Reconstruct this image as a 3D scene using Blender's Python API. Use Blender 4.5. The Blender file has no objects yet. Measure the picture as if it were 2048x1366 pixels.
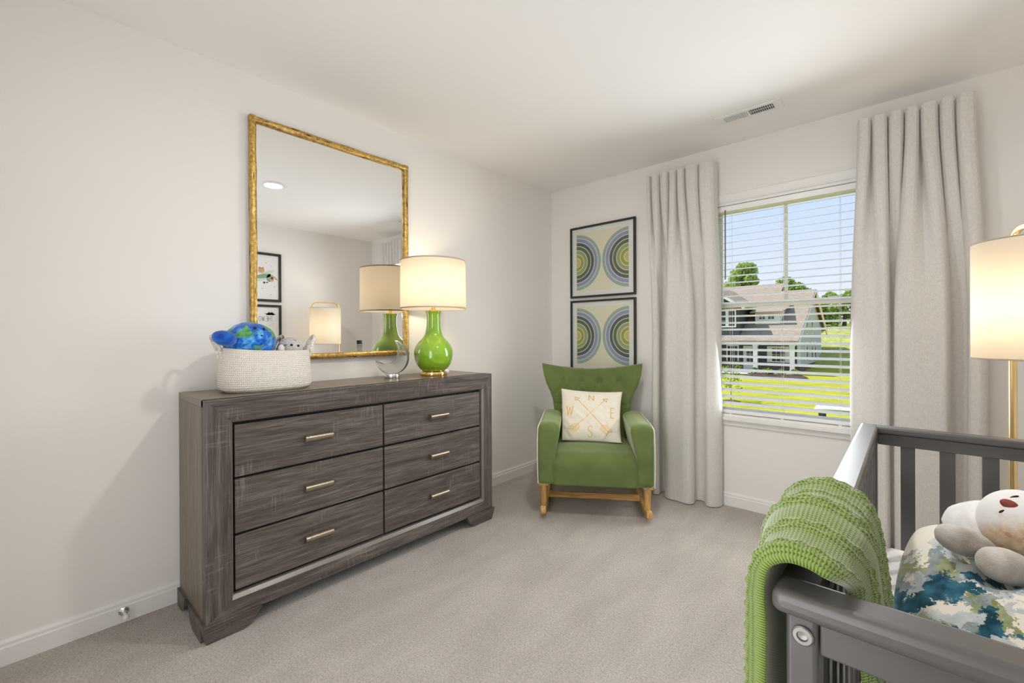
import bpy, bmesh, math, random
import numpy as np
from mathutils import Vector, Matrix, noise as mnoise

C = bpy.context.scene.collection
S = bpy.context.scene
PI = math.pi
sin, cos = math.sin, math.cos
RNG = random.Random(7)

# ------------------------------------------------------------------ camera
F_PX, YAW, PITCH, ROLL = 880.955, math.radians(41.976), math.radians(-0.106), math.radians(-0.281)
fw = Vector((-sin(YAW) * cos(PITCH), cos(YAW) * cos(PITCH), sin(PITCH)))
rt = Vector((cos(YAW), sin(YAW), 0))
up = rt.cross(fw)
r2 = cos(ROLL) * rt + sin(ROLL) * up
u2 = -sin(ROLL) * rt + cos(ROLL) * up
cam = bpy.data.cameras.new('camera')
cam.sensor_width = 36.0
cam.lens = 36.0 * F_PX / 2048.0
cam.shift_y = -(683 - 671.42) / 2048.0
cam.clip_start = 0.05
cam.clip_end = 500
cam_o = bpy.data.objects.new('camera', cam)
m4 = Matrix((r2, u2, -fw)).transposed().to_4x4()
m4.translation = Vector((2.3894, -3.2000, 1.1614))
cam_o.matrix_world = m4
C.objects.link(cam_o)
S.camera = cam_o

# ------------------------------------------------------------------ view, world, sun, daylight
S.view_settings.view_transform = 'Standard'
S.view_settings.look = 'None'
S.view_settings.gamma = 1
S.view_settings.use_curve_mapping = False
S.view_settings.exposure = 0.28
S.cycles.max_bounces = 10
S.cycles.diffuse_bounces = 6
S.cycles.glossy_bounces = 5
S.cycles.transmission_bounces = 8
S.cycles.transparent_max_bounces = 16
S.cycles.caustics_reflective = False
S.cycles.caustics_refractive = False
S.cycles.sample_clamp_indirect = 6.0

w = bpy.data.worlds.new('sky')
S.world = w
w.use_nodes = True
nt = w.node_tree
nt.nodes.clear()
wo = nt.nodes.new('ShaderNodeOutputWorld')
bg = nt.nodes.new('ShaderNodeBackground')
tc = nt.nodes.new('ShaderNodeTexCoord')
sp = nt.nodes.new('ShaderNodeSeparateXYZ')
rp = nt.nodes.new('ShaderNodeValToRGB')
nt.links.new(tc.outputs['Generated'], sp.inputs[0])
nt.links.new(sp.outputs['Z'], rp.inputs[0])
nt.links.new(rp.outputs[0], bg.inputs[0])
nt.links.new(bg.outputs[0], wo.inputs[0])
e = rp.color_ramp.elements
e[0].position = 0.0; e[0].color = (0.86, 0.91, 0.96, 1)
e[1].position = 0.6; e[1].color = (0.42, 0.62, 0.96, 1)
e.new(0.13).color = (0.70, 0.80, 0.96, 1)
e.new(0.28).color = (0.54, 0.70, 0.96, 1)
bg.inputs[1].default_value = 0.88

sun = bpy.data.lights.new('sun', 'SUN')
sun.energy = 4.6
sun.angle = math.radians(0.6)
sun.color = (1.0, 0.95, 0.86)
sun_o = bpy.data.objects.new('sun', sun)
sun_o.rotation_euler = Vector((0.62, 0.14, -0.77)).to_track_quat('-Z', 'Y').to_euler()
C.objects.link(sun_o)

day = bpy.data.lights.new('window_daylight', 'AREA')
day.shape = 'RECTANGLE'
day.size = 0.72
day.size_y = 1.36
day.energy = 15
day.spread = math.radians(155)
day.color = (0.93, 0.97, 1.0)
day_o = bpy.data.objects.new('window_daylight', day)
day_o.location = (1.80, -0.14, 1.33)
day_o.rotation_euler = (-PI / 2 + math.radians(8), 0, 0)          # faces -Y, into the room
C.objects.link(day_o)

hall = bpy.data.lights.new('added_fill_light', 'AREA')     # added fill light, set in an unseen doorway behind the camera
hall.shape = 'RECTANGLE'
hall.size = 0.82
hall.size_y = 1.95
hall.energy = 19
hall.color = (0.97, 0.98, 1.0)
fill_o = bpy.data.objects.new('added_fill_light', hall)
fill_o.location = (1.75, -3.74, 1.03)
fill_o.rotation_euler = (PI / 2, 0, 0)
C.objects.link(fill_o)

CEIL_EMIT = 300.0       # recessed ceiling light lens
BULB_EMIT = 88.0      # glowing bulbs inside the two lamp shades

# ------------------------------------------------------------------ mesh helpers
class MB:
    def __init__(s):
        s.v = []; s.f = []; s.m = []; s.cur = 0
    def add(s, vs, fs):
        b = len(s.v)
        s.v.extend([tuple(p) for p in vs])
        for q in fs:
            s.f.append(tuple(b + i for i in q)); s.m.append(s.cur)
        return s
    def box(s, x0, y0, z0, x1, y1, z1):
        vs = [(x, y, z) for z in (z0, z1) for y in (y0, y1) for x in (x0, x1)]
        return s.add(vs, [(0, 2, 3, 1), (4, 5, 7, 6), (0, 1, 5, 4), (1, 3, 7, 5), (3, 2, 6, 7), (2, 0, 4, 6)])
    def grid(s, fn, nu, nv, cu=False, cv=False, flip=False):
        vs = []
        for j in range(nv + (0 if cv else 1)):
            for i in range(nu + (0 if cu else 1)):
                vs.append(fn(i / nu, j / nv))
        W = nu if cu else nu + 1
        H = nv if cv else nv + 1
        fs = []
        for j in range(nv):
            for i in range(nu):
                a = j * W + i; b = j * W + (i + 1) % W
                c = ((j + 1) % H) * W + (i + 1) % W; d = ((j + 1) % H) * W + i
                fs.append((a, d, c, b) if flip else (a, b, c, d))
        return s.add(vs, fs)
    def lathe(s, prof, n=32, c=(0, 0, 0), sx=1, sy=1):
        L = len(prof)
        vs = [(c[0] + sx * r * cos(2 * PI * i / n), c[1] + sy * r * sin(2 * PI * i / n), c[2] + z) for r, z in prof for i in range(n)]
        fs = [(j * n + i, j * n + (i + 1) % n, (j + 1) * n + (i + 1) % n, (j + 1) * n + i) for j in range(L - 1) for i in range(n)]
        s.add(vs, fs)
        b = len(s.v) - L * n
        if prof[0][0] > 1e-6: s.f.append(tuple(b + i for i in reversed(range(n)))); s.m.append(s.cur)
        if prof[-1][0] > 1e-6: s.f.append(tuple(b + (L - 1) * n + i for i in range(n))); s.m.append(s.cur)
        return s
    def tube(s, path, r, n=10, closed=False, sq=None):
        P = [Vector(p) for p in path]; L = len(P)
        R = r if isinstance(r, (list, tuple)) else [r] * L
        T = []
        for i in range(L):
            a = P[(i - 1) % L] if (closed or i > 0) else P[i]
            b = P[(i + 1) % L] if (closed or i < L - 1) else P[i]
            T.append((b - a).normalized())
        ref = Vector((0, 0, 1)) if abs(T[0].z) < 0.9 else Vector((1, 0, 0))
        nn = (ref - T[0] * ref.dot(T[0])).normalized()
        vs = []
        for i in range(L):
            nn = (nn - T[i] * nn.dot(T[i])).normalized()
            bb = T[i].cross(nn)
            for k in range(n):
                a = 2 * PI * k / n
                ca, sa = cos(a), sin(a)
                if sq:
                    ca = sq[0] * math.copysign(abs(ca) ** sq[2], ca); sa = sq[1] * math.copysign(abs(sa) ** sq[2], sa)
                vs.append(P[i] + nn * (R[i] * ca) + bb * (R[i] * sa))
        fs = []
        for i in range(L if closed else L - 1):
            for k in range(n):
                j = (i + 1) % L
                fs.append((i * n + k, i * n + (k + 1) % n, j * n + (k + 1) % n, j * n + k))
        if not closed:
            fs.append(tuple(reversed(range(n)))); fs.append(tuple((L - 1) * n + k for k in range(n)))
        return s.add(vs, fs)
    def prism(s, poly, axis, a, b):
        n = len(poly)
        def P(p, t):
            q = [0, 0, 0]; o = [i for i in range(3) if i != axis]
            q[o[0]], q[o[1]] = p; q[axis] = t
            return tuple(q)
        vs = [P(p, a) for p in poly] + [P(p, b) for p in poly]
        fs = [(i, (i + 1) % n, n + (i + 1) % n, n + i) for i in range(n)]
        fs += [tuple(reversed(range(n))), tuple(n + i for i in range(n))]
        return s.add(vs, fs)
    def ell(s, c, r, n=24, rot=None):
        c = Vector(c)
        def fn(u, v):
            t = v * PI; a = u * 2 * PI
            p = Vector((r[0] * sin(t) * cos(a), r[1] * sin(t) * sin(a), r[2] * cos(t)))
            if rot is not None: p = rot @ p
            return c + p
        return s.grid(fn, n, n // 2, cu=True, flip=True)
    def rbox(s, x0, y0, z0, x1, y1, z1, r, n=8, fn=None):
        # rounded box: cube surface grid mapped to inner box + radius
        c = Vector(((x0 + x1) / 2, (y0 + y1) / 2, (z0 + z1) / 2)); h = Vector(((x1 - x0) / 2, (y1 - y0) / 2, (z1 - z0) / 2))
        r = min(r, h.x, h.y, h.z)
        ticks = {}
        for ax in range(3):
            inner = h[ax] - r
            t = [-h[ax] + r * (1 - cos(k / 4 * PI / 2)) * 1.0 for k in range(5)]
            m = [-inner + 2 * inner * k / n for k in range(1, n)]
            t = t + m + [-q for q in reversed(t)]
            ticks[ax] = t
        for ax in range(3):
            o = [i for i in range(3) if i != ax]
            for sg in (-1, 1):
                tu, tv = ticks[o[0]], ticks[o[1]]
                vs = []
                for b in tv:
                    for a in tu:
                        p = Vector((0, 0, 0)); p[ax] = sg * h[ax]; p[o[0]] = a; p[o[1]] = b
                        q = Vector([max(-(h[i] - r), min(h[i] - r, p[i])) for i in range(3)])
                        d = p - q
                        if d.length > 1e-9: d = d.normalized() * r
                        p = c + q + d
                        vs.append(fn(p) if fn else p)
                W = len(tu); fs = []
                for j in range(len(tv) - 1):
                    for i in range(W - 1):
                        a = j * W + i
                        q = (a, a + 1, a + W + 1, a + W)
                        fl = (sg > 0) != (ax == 1)
                        fs.append(q if fl else tuple(reversed(q)))
                s.add(vs, fs)
        return s

def build(name, mb, mats, parent=None, bevel=0, seg=2, smooth=None, world=False, weld=0, subsurf=0):
    me = bpy.data.meshes.new(name)
    vs = mb.v
    if world and parent is not None:
        iv = matrix_of(parent).inverted()
        vs = [tuple(iv @ Vector(p)) for p in vs]
    me.from_pydata(vs, [], mb.f)
    if not isinstance(mats, (list, tuple)): mats = [mats]
    for m in mats: me.materials.append(m)
    if len(mats) > 1: me.polygons.foreach_set('material_index', mb.m)
    if weld:
        bm = bmesh.new(); bm.from_mesh(me); bmesh.ops.remove_doubles(bm, verts=bm.verts, dist=weld)
        bmesh.ops.recalc_face_normals(bm, faces=bm.faces); bm.to_mesh(me); bm.free()
    if smooth is not None:
        me.polygons.foreach_set('use_smooth', [True] * len(me.polygons))
        if smooth < 180: me.set_sharp_from_angle(angle=math.radians(smooth))
    me.update()
    o = bpy.data.objects.new(name, me)
    C.objects.link(o)
    if parent is not None: o.parent = parent
    if bevel:
        md = o.modifiers.new('bevel', 'BEVEL'); md.width = bevel; md.segments = seg; md.limit_method = 'ANGLE'; md.angle_limit = math.radians(40)
        if smooth is None:
            me.polygons.foreach_set('use_smooth', [True] * len(me.polygons)); me.set_sharp_from_angle(angle=math.radians(40))
    if subsurf:
        md = o.modifiers.new('sub', 'SUBSURF'); md.levels = subsurf; md.render_levels = subsurf
    return o

def matrix_of(o):
    m = Matrix.LocRotScale(o.location, o.rotation_euler, None)
    return matrix_of(o.parent) @ m if o.parent else m

def tag(o, label, cat, group=None):
    o['label'] = label; o['category'] = cat
    if group: o['group'] = group
    return o

def thing(name, label, cat, loc=(0, 0, 0), rotz=0, group=None):
    o = bpy.data.objects.new(name, None)
    o.empty_display_size = 0.05
    C.objects.link(o)
    o.location = loc; o.rotation_euler = (0, 0, rotz)
    return tag(o, label, cat, group)

def struct(name, mb, mats, **k):
    o = build(name, mb, mats, **k)
    if o.parent is None: o['kind'] = 'structure'
    return o

def lerp(a, b, t): return a + (b - a) * t
def sstep(a, b, x):
    t = max(0, min(1, (x - a) / (b - a))); return t * t * (3 - 2 * t)
def interp(x, xs, ys):
    return float(np.interp(x, xs, ys))
def catmull(pts, n=8, closed=False):
    P = [Vector(p) for p in pts]; L = len(P); out = []
    rng = range(L if closed else L - 1)
    for i in rng:
        if closed: p0, p1, p2, p3 = P[(i - 1) % L], P[i], P[(i + 1) % L], P[(i + 2) % L]
        else: p0, p1, p2, p3 = P[max(i - 1, 0)], P[i], P[i + 1], P[min(i + 2, L - 1)]
        for k in range(n):
            t = k / n
            out.append(0.5 * ((2 * p1) + (p2 - p0) * t + (2 * p0 - 5 * p1 + 4 * p2 - p3) * t * t + (3 * p1 - p0 - 3 * p2 + p3) * t ** 3))
    if not closed: out.append(P[-1])
    return out
def bar(mb, a, b, wd, ht, upv=(0, 0, 1)):
    # rectangular bar from a to b: wd across, ht along upv
    a = Vector(a); b = Vector(b); d = (b - a).normalized(); u = Vector(upv); u = (u - d * u.dot(d)).normalized(); s = d.cross(u)
    vs = []
    for p in (a, b):
        for su, ss in ((-1, -1), (-1, 1), (1, 1), (1, -1)):
            vs.append(p + u * (su * ht / 2) + s * (ss * wd / 2))
    mb.add(vs, [(0, 1, 2, 3), (7, 6, 5, 4), (0, 4, 5, 1), (1, 5, 6, 2), (2, 6, 7, 3), (3, 7, 4, 0)])

# ------------------------------------------------------------------ materials
def s2l(c):
    c = c / 255.0
    return c / 12.92 if c <= 0.04045 else ((c + 0.055) / 1.055) ** 2.4
def rgb(r, g, b): return (s2l(r), s2l(g), s2l(b), 1.0)

class NT:
    def __init__(s, name):
        s.mat = bpy.data.materials.new(name); s.mat.use_nodes = True
        s.t = s.mat.node_tree; s.t.nodes.clear()
        s.out = s.n('OutputMaterial')
    def n(s, kind, **k):
        nd = s.t.nodes.new('ShaderNode' + kind)
        for a, b in k.items():
            if a.startswith('i_'):
                nd.inputs[int(a[2:]) if a[2:].isdigit() else a[2:].replace('_', ' ')].default_value = b
            else: setattr(nd, a, b)
        return nd
    def l(s, a, b): s.t.links.new(a, b)
    def coords(s, scale=(1, 1, 1), rot=(0, 0, 0), kind='Object'):
        tcn = s.n('TexCoord'); mp = s.n('Mapping')
        mp.inputs['Scale'].default_value = scale; mp.inputs['Rotation'].default_value = rot
        s.l(tcn.outputs[kind], mp.inputs[0])
        return mp.outputs[0]
    def noise(s, vec, scale, detail=2, rough=0.5, dist=0):
        n = s.n('TexNoise'); n.inputs['Scale'].default_value = scale; n.inputs['Detail'].default_value = detail
        n.inputs['Roughness'].default_value = rough; n.inputs['Distortion'].default_value = dist
        s.l(vec, n.inputs['Vector'])
        return n.outputs[0]
    def ramp(s, fac, stops):
        r = s.n('ValToRGB'); el = r.color_ramp.elements
        while len(el) > 1: el.remove(el[-1])
        el[0].position, el[0].color = stops[0]
        for p, c in stops[1:]:
            x = el.new(p); x.color = c
        s.l(fac, r.inputs[0])
        return r.outputs[0]
    def mix(s, fac, a, b, mode='MIX'):
        m = s.n('Mix', data_type='RGBA', blend_type=mode)
        for i, v in ((0, fac), (6, a), (7, b)):
            if hasattr(v, 'is_output'): s.l(v, m.inputs[i])
            else: m.inputs[i].default_value = v
        return m.outputs[2]
    def math(s, op, a, b=0.0, c=None):
        m = s.n('Math', operation=op)
        for i, v in ((0, a), (1, b)) + (((2, c),) if c is not None else ()):
            if hasattr(v, 'is_output'): s.l(v, m.inputs[i])
            else: m.inputs[i].default_value = v
        return m.outputs[0]
    def bump(s, h, strength=0.3, dist=0.01):
        b = s.n('Bump'); b.inputs['Strength'].default_value = strength; b.inputs['Distance'].default_value = dist
        s.l(h, b.inputs['Height'])
        return b.outputs[0]
    def pbr(s, color, rough=0.5, metal=0.0, normal=None, spec=0.5, sheen=0, coat=0):
        p = s.n('BsdfPrincipled')
        for key, v in (('Base Color', color), ('Roughness', rough), ('Metallic', metal)):
            if hasattr(v, 'is_output'): s.l(v, p.inputs[key])
            else: p.inputs[key].default_value = v
        p.inputs['Specular IOR Level'].default_value = spec
        if sheen:
            p.inputs['Sheen Weight'].default_value = sheen; p.inputs['Sheen Roughness'].default_value = 0.4
        if coat: p.inputs['Coat Weight'].default_value = coat; p.inputs['Coat Roughness'].default_value = 0.05
        if normal is not None: s.l(normal, p.inputs['Normal'])
        s.p = p
        return p.outputs[0]
    def done(s, sh):
        s.l(sh, s.out.inputs[0]); return s.mat

def flat(name, c, rough=0.5, metal=0.0, spec=0.5, coat=0, sheen=0):
    n = NT(name)
    return n.done(n.pbr(c, rough, metal, spec=spec, coat=coat, sheen=sheen))

def mottled(name, c1, c2, scale=20, rough=0.6, bump=0.0, bscale=None, bdist=0.003, stretch=(1, 1, 1), detail=4, lo=0.35, hi=0.65, sheen=0, spec=0.4):
    n = NT(name); v = n.coords(stretch)
    col = n.ramp(n.noise(v, scale, detail), [(lo, c1), (hi, c2)])
    nm = n.bump(n.noise(v, bscale or scale, 3), bump, bdist) if bump else None
    return n.done(n.pbr(col, rough, 0, nm, spec=spec, sheen=sheen))

def wood_mat(name, dark, mid, light, axis, rough=0.5, scale=1.0, saw=0.35):
    n = NT(name)
    st = [48 * scale, 48 * scale, 48 * scale]; st[axis] = 2.6 * scale
    v = n.coords(tuple(st))
    st2 = [260 * scale] * 3; st2[axis] = 9 * scale
    v2 = n.coords(tuple(st2))
    g1 = n.noise(v, 1.0, 6, 0.62, 0.7)
    g2 = n.noise(v2, 1.0, 3, 0.6)
    base = n.ramp(g1, [(0.30, dark), (0.5, mid), (0.72, light)])
    fine = n.ramp(g2, [(0.35, (0.62, 0.62, 0.62, 1)), (0.62, (1.22, 1.2, 1.16, 1))])
    col = n.mix(1.0, base, fine, 'MULTIPLY')
    h = g2
    if saw:
        st3 = [9 * scale] * 3; st3[axis] = 130 * scale
        sw = n.noise(n.coords(tuple(st3)), 1.0, 2, 0.5)
        mask = n.noise(n.coords((1, 1, 1)), 7 * scale, 3)
        f = n.math('MULTIPLY', n.ramp(sw, [(0.55, (0, 0, 0, 1)), (0.66, (1, 1, 1, 1))]), n.ramp(mask, [(0.52, (0, 0, 0, 1)), (0.66, (1, 1, 1, 1))]))
        f = n.math('MULTIPLY', f, saw)
        col = n.mix(f, col, tuple(min(1, c_ * 1.9) for c_ in light[:3]) + (1,))
    return n.done(n.pbr(col, rough, 0, n.bump(h, 0.25, 0.002), spec=0.4))

def weave_mat(name, c1, c2, transl=0.0, scale=1.0, rough=0.9, sheen=0.2):
    n = NT(name)
    a = n.noise(n.coords((90 * scale, 90 * scale, 900 * scale)), 1.0, 2, 0.6)
    b = n.noise(n.coords((900 * scale, 900 * scale, 60 * scale)), 1.0, 2, 0.6)
    h = n.math('ADD', a, b)
    col = n.ramp(n.math('MULTIPLY', h, 0.5), [(0.36, c1), (0.62, c2)])
    sh = n.pbr(col, rough, 0, n.bump(h, 0.25, 0.0015), spec=0.2, sheen=sheen)
    if transl:
        t = n.n('BsdfTranslucent'); n.l(col, t.inputs[0])
        mx = n.n('MixShader'); mx.inputs[0].default_value = transl
        n.l(sh, mx.inputs[1]); n.l(t.outputs[0], mx.inputs[2]); sh = mx.outputs[0]
    return n.done(sh)

def glass_mat(name, tint=(1, 1, 1, 1), refl=0.06):
    n = NT(name)
    t = n.n('BsdfTransparent'); t.inputs[0].default_value = tint
    g = n.n('BsdfGlossy'); g.inputs['Roughness'].default_value = 0.0
    lw = n.n('LayerWeight'); lw.inputs[0].default_value = 0.5
    fr_ = n.math('MULTIPLY_ADD', n.math('POWER', lw.outputs['Facing'], 5.0), 0.9, refl / 2)
    mx = n.n('MixShader'); n.l(fr_, mx.inputs[0]); n.l(t.outputs[0], mx.inputs[1]); n.l(g.outputs[0], mx.inputs[2])
    return n.done(mx.outputs[0])

M = {}
def wallmat(name, c):
    n = NT(name); v = n.coords()
    return n.done(n.pbr(c, 0.85, 0, n.bump(n.noise(v, 220, 2), 0.04, 0.002), spec=0.2))
M['wall'] = wallmat('wall_paint', (0.855, 0.832, 0.805, 1))
M['ceiling'] = wallmat('ceiling_paint', (0.925, 0.912, 0.895, 1))
M['trim'] = flat('trim_white', (0.84, 0.83, 0.81, 1), 0.4)
M['white'] = flat('white_plastic', (0.88, 0.88, 0.87, 1), 0.35)

def carpet_mat():
    n = NT('carpet_pile'); v = n.coords()
    fine = n.noise(v, 260, 3, 0.7)
    med = n.noise(v, 120, 4, 0.7)
    big = n.noise(v, 2.2, 4, 0.6, 0.6)
    tracks = n.noise(n.coords((9, 2.2, 1), (0, 0, 0.6)), 1.0, 3, 0.5, 0.4)
    h = n.math('ADD', fine, med)
    c = n.ramp(n.math('MULTIPLY', h, 0.5), [(0.34, (0.30, 0.265, 0.236, 1)), (0.5, (0.55, 0.50, 0.455, 1)), (0.64, (0.74, 0.685, 0.63, 1))])
    t = n.ramp(n.math('MULTIPLY', n.math('ADD', big, tracks), 0.5), [(0.38, (0.90, 0.895, 0.89, 1)), (0.62, (1.08, 1.08, 1.08, 1))])
    c = n.mix(1.0, c, t, 'MULTIPLY')
    return n.done(n.pbr(c, 0.95, 0, n.bump(h, 0.9, 0.006), spec=0.1, sheen=0.15))
M['carpet'] = carpet_mat()

WD, WM, WL = (0.060, 0.048, 0.043, 1), (0.106, 0.087, 0.081, 1), (0.185, 0.158, 0.142, 1)
M['oak_y'] = wood_mat('grey_oak_horizontal', WD, WM, WL, 1, 0.42)
M['oak_z'] = wood_mat('grey_oak_vertical', WD, WM, WL, 2, 0.42)
M['oak_side'] = wood_mat('grey_oak_side', (0.125, 0.098, 0.075, 1), (0.185, 0.148, 0.112, 1), (0.25, 0.205, 0.16, 1), 2, 0.38, saw=0)
M['oak_top'] = wood_mat('grey_oak_top', (0.125, 0.098, 0.075, 1), (0.185, 0.148, 0.112, 1), (0.25, 0.205, 0.16, 1), 1, 0.30, saw=0)
M['black'] = flat('black_gap', (0.006, 0.006, 0.006, 1), 0.7)
M['bevel_lip'] = flat('dresser_inner_lip', (0.20, 0.17, 0.15, 1), 0.25, spec=0.8)
M['pull'] = mottled('brushed_bronze_pull', (0.40, 0.33, 0.25, 1), (0.52, 0.45, 0.36, 1), 30, 0.35, stretch=(1, 1, 40))
M['pull'].node_tree.nodes['Principled BSDF'].inputs['Metallic'].default_value = 1.0

def gilt(name, st):
    n = NT(name)
    g = n.noise(n.coords((60, 60, 60)), 1.0, 3, 0.6)
    f = n.noise(n.coords(st), 1.0, 3, 0.6, 0.7)
    base = n.ramp(g, [(0.3, (0.34, 0.20, 0.05, 1)), (0.55, (0.60, 0.39, 0.11, 1)), (0.75, (0.80, 0.62, 0.28, 1))])
    col = n.ramp(f, [(0.35, (0.06, 0.035, 0.01, 1)), (0.42, (1, 1, 1, 1))])
    return n.done(n.pbr(n.mix(1.0, base, col, 'MULTIPLY'), 0.36, 0.75, n.bump(f, 0.6, 0.004)))
M['gilt_y'] = gilt('antique_gilt_rail', (75, 8, 75)); M['gilt_z'] = gilt('antique_gilt_stile', (75, 75, 8))
M['mirror'] = flat('mirror_silver', (0.93, 0.935, 0.93, 1), 0.0, 1.0)
M['brass'] = flat('polished_brass', (0.95, 0.68, 0.24, 1), 0.12, 1.0)
M['brass_soft'] = flat('brushed_brass', (0.86, 0.66, 0.33, 1), 0.28, 1.0)
M['chrome'] = flat('silver_metal', (0.82, 0.81, 0.79, 1), 0.18, 1.0)
M['green_glaze'] = flat('green_glaze', (0.245, 0.46, 0.018, 1), 0.08, coat=1.0)

def shade_mat(name, col, tr=0.5):
    n = NT(name)
    v = n.coords((1, 1, 1))
    wv = n.noise(n.coords((60, 60, 700)), 1.0, 2)
    c = n.mix(n.math('MULTIPLY', wv, 0.10), col, (0.5, 0.46, 0.40, 1))
    d = n.n('BsdfDiffuse'); n.l(c, d.inputs[0])
    t = n.n('BsdfTranslucent'); n.l(c, t.inputs[0])
    mx = n.n('MixShader'); mx.inputs[0].default_value = tr
    n.l(d.outputs[0], mx.inputs[1]); n.l(t.outputs[0], mx.inputs[2])
    return n.done(mx.outputs[0])
M['shade'] = shade_mat('linen_shade', (0.62, 0.575, 0.50, 1), 0.50)
def emit(name, c, s):
    n = NT(name); em = n.n('Emission'); em.inputs[0].default_value = c; em.inputs[1].default_value = s
    return n.done(em.outputs[0])
M['lens'] = emit('ceiling_light_lens', (1.0, 0.98, 0.95, 1), CEIL_EMIT)
M['bulb'] = emit('warm_bulb_glow', (1.0, 0.78, 0.52, 1), BULB_EMIT)

def rope_mat():
    n = NT('cotton_rope')
    a = n.noise(n.coords((500, 500, 500)), 1.0, 2, 0.6)
    tcn = n.n('TexCoord'); s_ = n.n('SeparateXYZ'); n.l(tcn.outputs['Object'], s_.inputs[0])
    ang = n.math('ARCTAN2', s_.outputs[0], s_.outputs[1])
    zz = n.math('PINGPONG', n.math('MULTIPLY', s_.outputs[2], 1.0), 0.0092)
    ph = n.math('ADD', n.math('MULTIPLY', ang, 150.0), n.math('MULTIPLY', zz, 420.0))
    st = n.math('SINE', ph)
    col = n.ramp(n.math('ADD', n.math('MULTIPLY', st, 0.25), n.math('MULTIPLY', a, 0.8)), [(0.15, (0.60, 0.54, 0.47, 1)), (0.55, (0.90, 0.855, 0.79, 1))])
    return n.done(n.pbr(col, 0.95, 0, n.bump(st, 0.35, 0.002), spec=0.1))
M['rope'] = rope_mat()

def earth_mat():
    n = NT('earth_plush'); v = n.coords()
    sea = n.ramp(n.noise(v, 26, 4, 0.6, 0.4), [(0.35, (0.003, 0.055, 0.42, 1)), (0.5, (0.01, 0.16, 0.68, 1)), (0.66, (0.18, 0.58, 0.92, 1))])
    land = n.noise(v, 11.5, 3, 0.5, 0.5)
    lc = n.ramp(n.noise(v, 60, 3), [(0.3, (0.05, 0.25, 0.06, 1)), (0.7, (0.22, 0.55, 0.18, 1))])
    f = n.ramp(land, [(0.545, (0, 0, 0, 1)), (0.59, (1, 1, 1, 1))])
    c = n.mix(f, sea, lc)
    return n.done(n.pbr(c, 0.95, 0, n.bump(n.noise(v, 420, 3, 0.7), 0.7, 0.004), spec=0.1, sheen=0.5))
M['earth'] = earth_mat()
M['blue_plush'] = mottled('blue_plush', (0.003, 0.055, 0.40, 1), (0.012, 0.17, 0.66, 1), 40, 0.95, 0.7, 420, 0.004, sheen=0.5)
M['grey_plush'] = mottled('grey_plush', (0.50, 0.46, 0.46, 1), (0.60, 0.56, 0.56, 1), 60, 0.95, 0.4, 420, 0.003, sheen=0.4)
M['grey_spot'] = flat('grey_plush_spot', (0.27, 0.25, 0.26, 1), 0.95)
M['pale_plush'] = mottled('pale_plush', (0.72, 0.66, 0.63, 1), (0.84, 0.80, 0.77, 1), 40, 0.95, 0.4, 420, 0.003, sheen=0.4)
M['bead'] = flat('black_bead', (0.008, 0.008, 0.01, 1), 0.08)

def velvet(name, c, c2):
    n = NT(name); v = n.coords()
    lw = n.n('LayerWeight'); lw.inputs[0].default_value = 0.45
    pch = n.noise(v, 9, 3, 0.5, 0.6)
    c0 = n.mix(n.ramp(pch, [(0.35, (0, 0, 0, 1)), (0.7, (1, 1, 1, 1))]), c, c2)
    sh = n.pbr(c0, 0.85, 0, n.bump(n.noise(v, 700, 2), 0.15, 0.001), spec=0.15, sheen=0.75)
    n.p.inputs['Sheen Tint'].default_value = (0.78, 0.90, 0.60, 1)
    return n.done(sh)
M['velvet'] = velvet('green_velvet', (0.120, 0.165, 0.050, 1), (0.150, 0.195, 0.066, 1))
M['piping'] = flat('cream_piping', (0.74, 0.70, 0.60, 1), 0.8)
M['beech'] = wood_mat('honey_wood', (0.42, 0.22, 0.06, 1), (0.58, 0.34, 0.11, 1), (0.70, 0.45, 0.18, 1), 2, 0.4, 0.6, saw=0)
M['cream_cotton'] = weave_mat('cream_cotton', (0.78, 0.72, 0.60, 1), (0.88, 0.83, 0.72, 1), scale=1.2)
M['gold_print'] = flat('gold_foil_print', (0.66, 0.40, 0.10, 1), 0.35, 0.35)
M['linen'] = weave_mat('linen_curtain', (0.68, 0.655, 0.625, 1), (0.90, 0.875, 0.845, 1), transl=0.22)
M['frame_black'] = flat('black_frame', (0.022, 0.020, 0.018, 1), 0.4)
M['paper'] = flat('print_paper', (0.88, 0.86, 0.85, 1), 0.6)
M['pane'] = glass_mat('window_glass', refl=0.0)
M['picture_glass'] = glass_mat('picture_glass', (0.97, 0.98, 0.97, 1), 0.05)
def real_glass():
    n = NT('clear_crystal'); p = n.n('BsdfPrincipled')
    p.inputs['Transmission Weight'].default_value = 1.0; p.inputs['Roughness'].default_value = 0.02; p.inputs['IOR'].default_value = 1.45
    p.inputs['Base Color'].default_value = (0.95, 0.955, 0.955, 1)
    d = n.n('BsdfDiffuse'); d.inputs[0].default_value = (0.62, 0.62, 0.62, 1)
    mx = n.n('MixShader'); mx.inputs[0].default_value = 0.14; n.l(p.outputs[0], mx.inputs[1]); n.l(d.outputs[0], mx.inputs[2])
    return n.done(mx.outputs[0])
M['crystal'] = real_glass()
M['crib'] = mottled('grey_crib_paint', (0.088, 0.081, 0.077, 1), (0.102, 0.094, 0.090, 1), 8, 0.36, stretch=(1, 1, 1), spec=0.6)
M['sheet'] = weave_mat('white_sheet', (0.74, 0.72, 0.70, 1), (0.88, 0.87, 0.86, 1), scale=1.5)
M['knit'] = None

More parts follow.
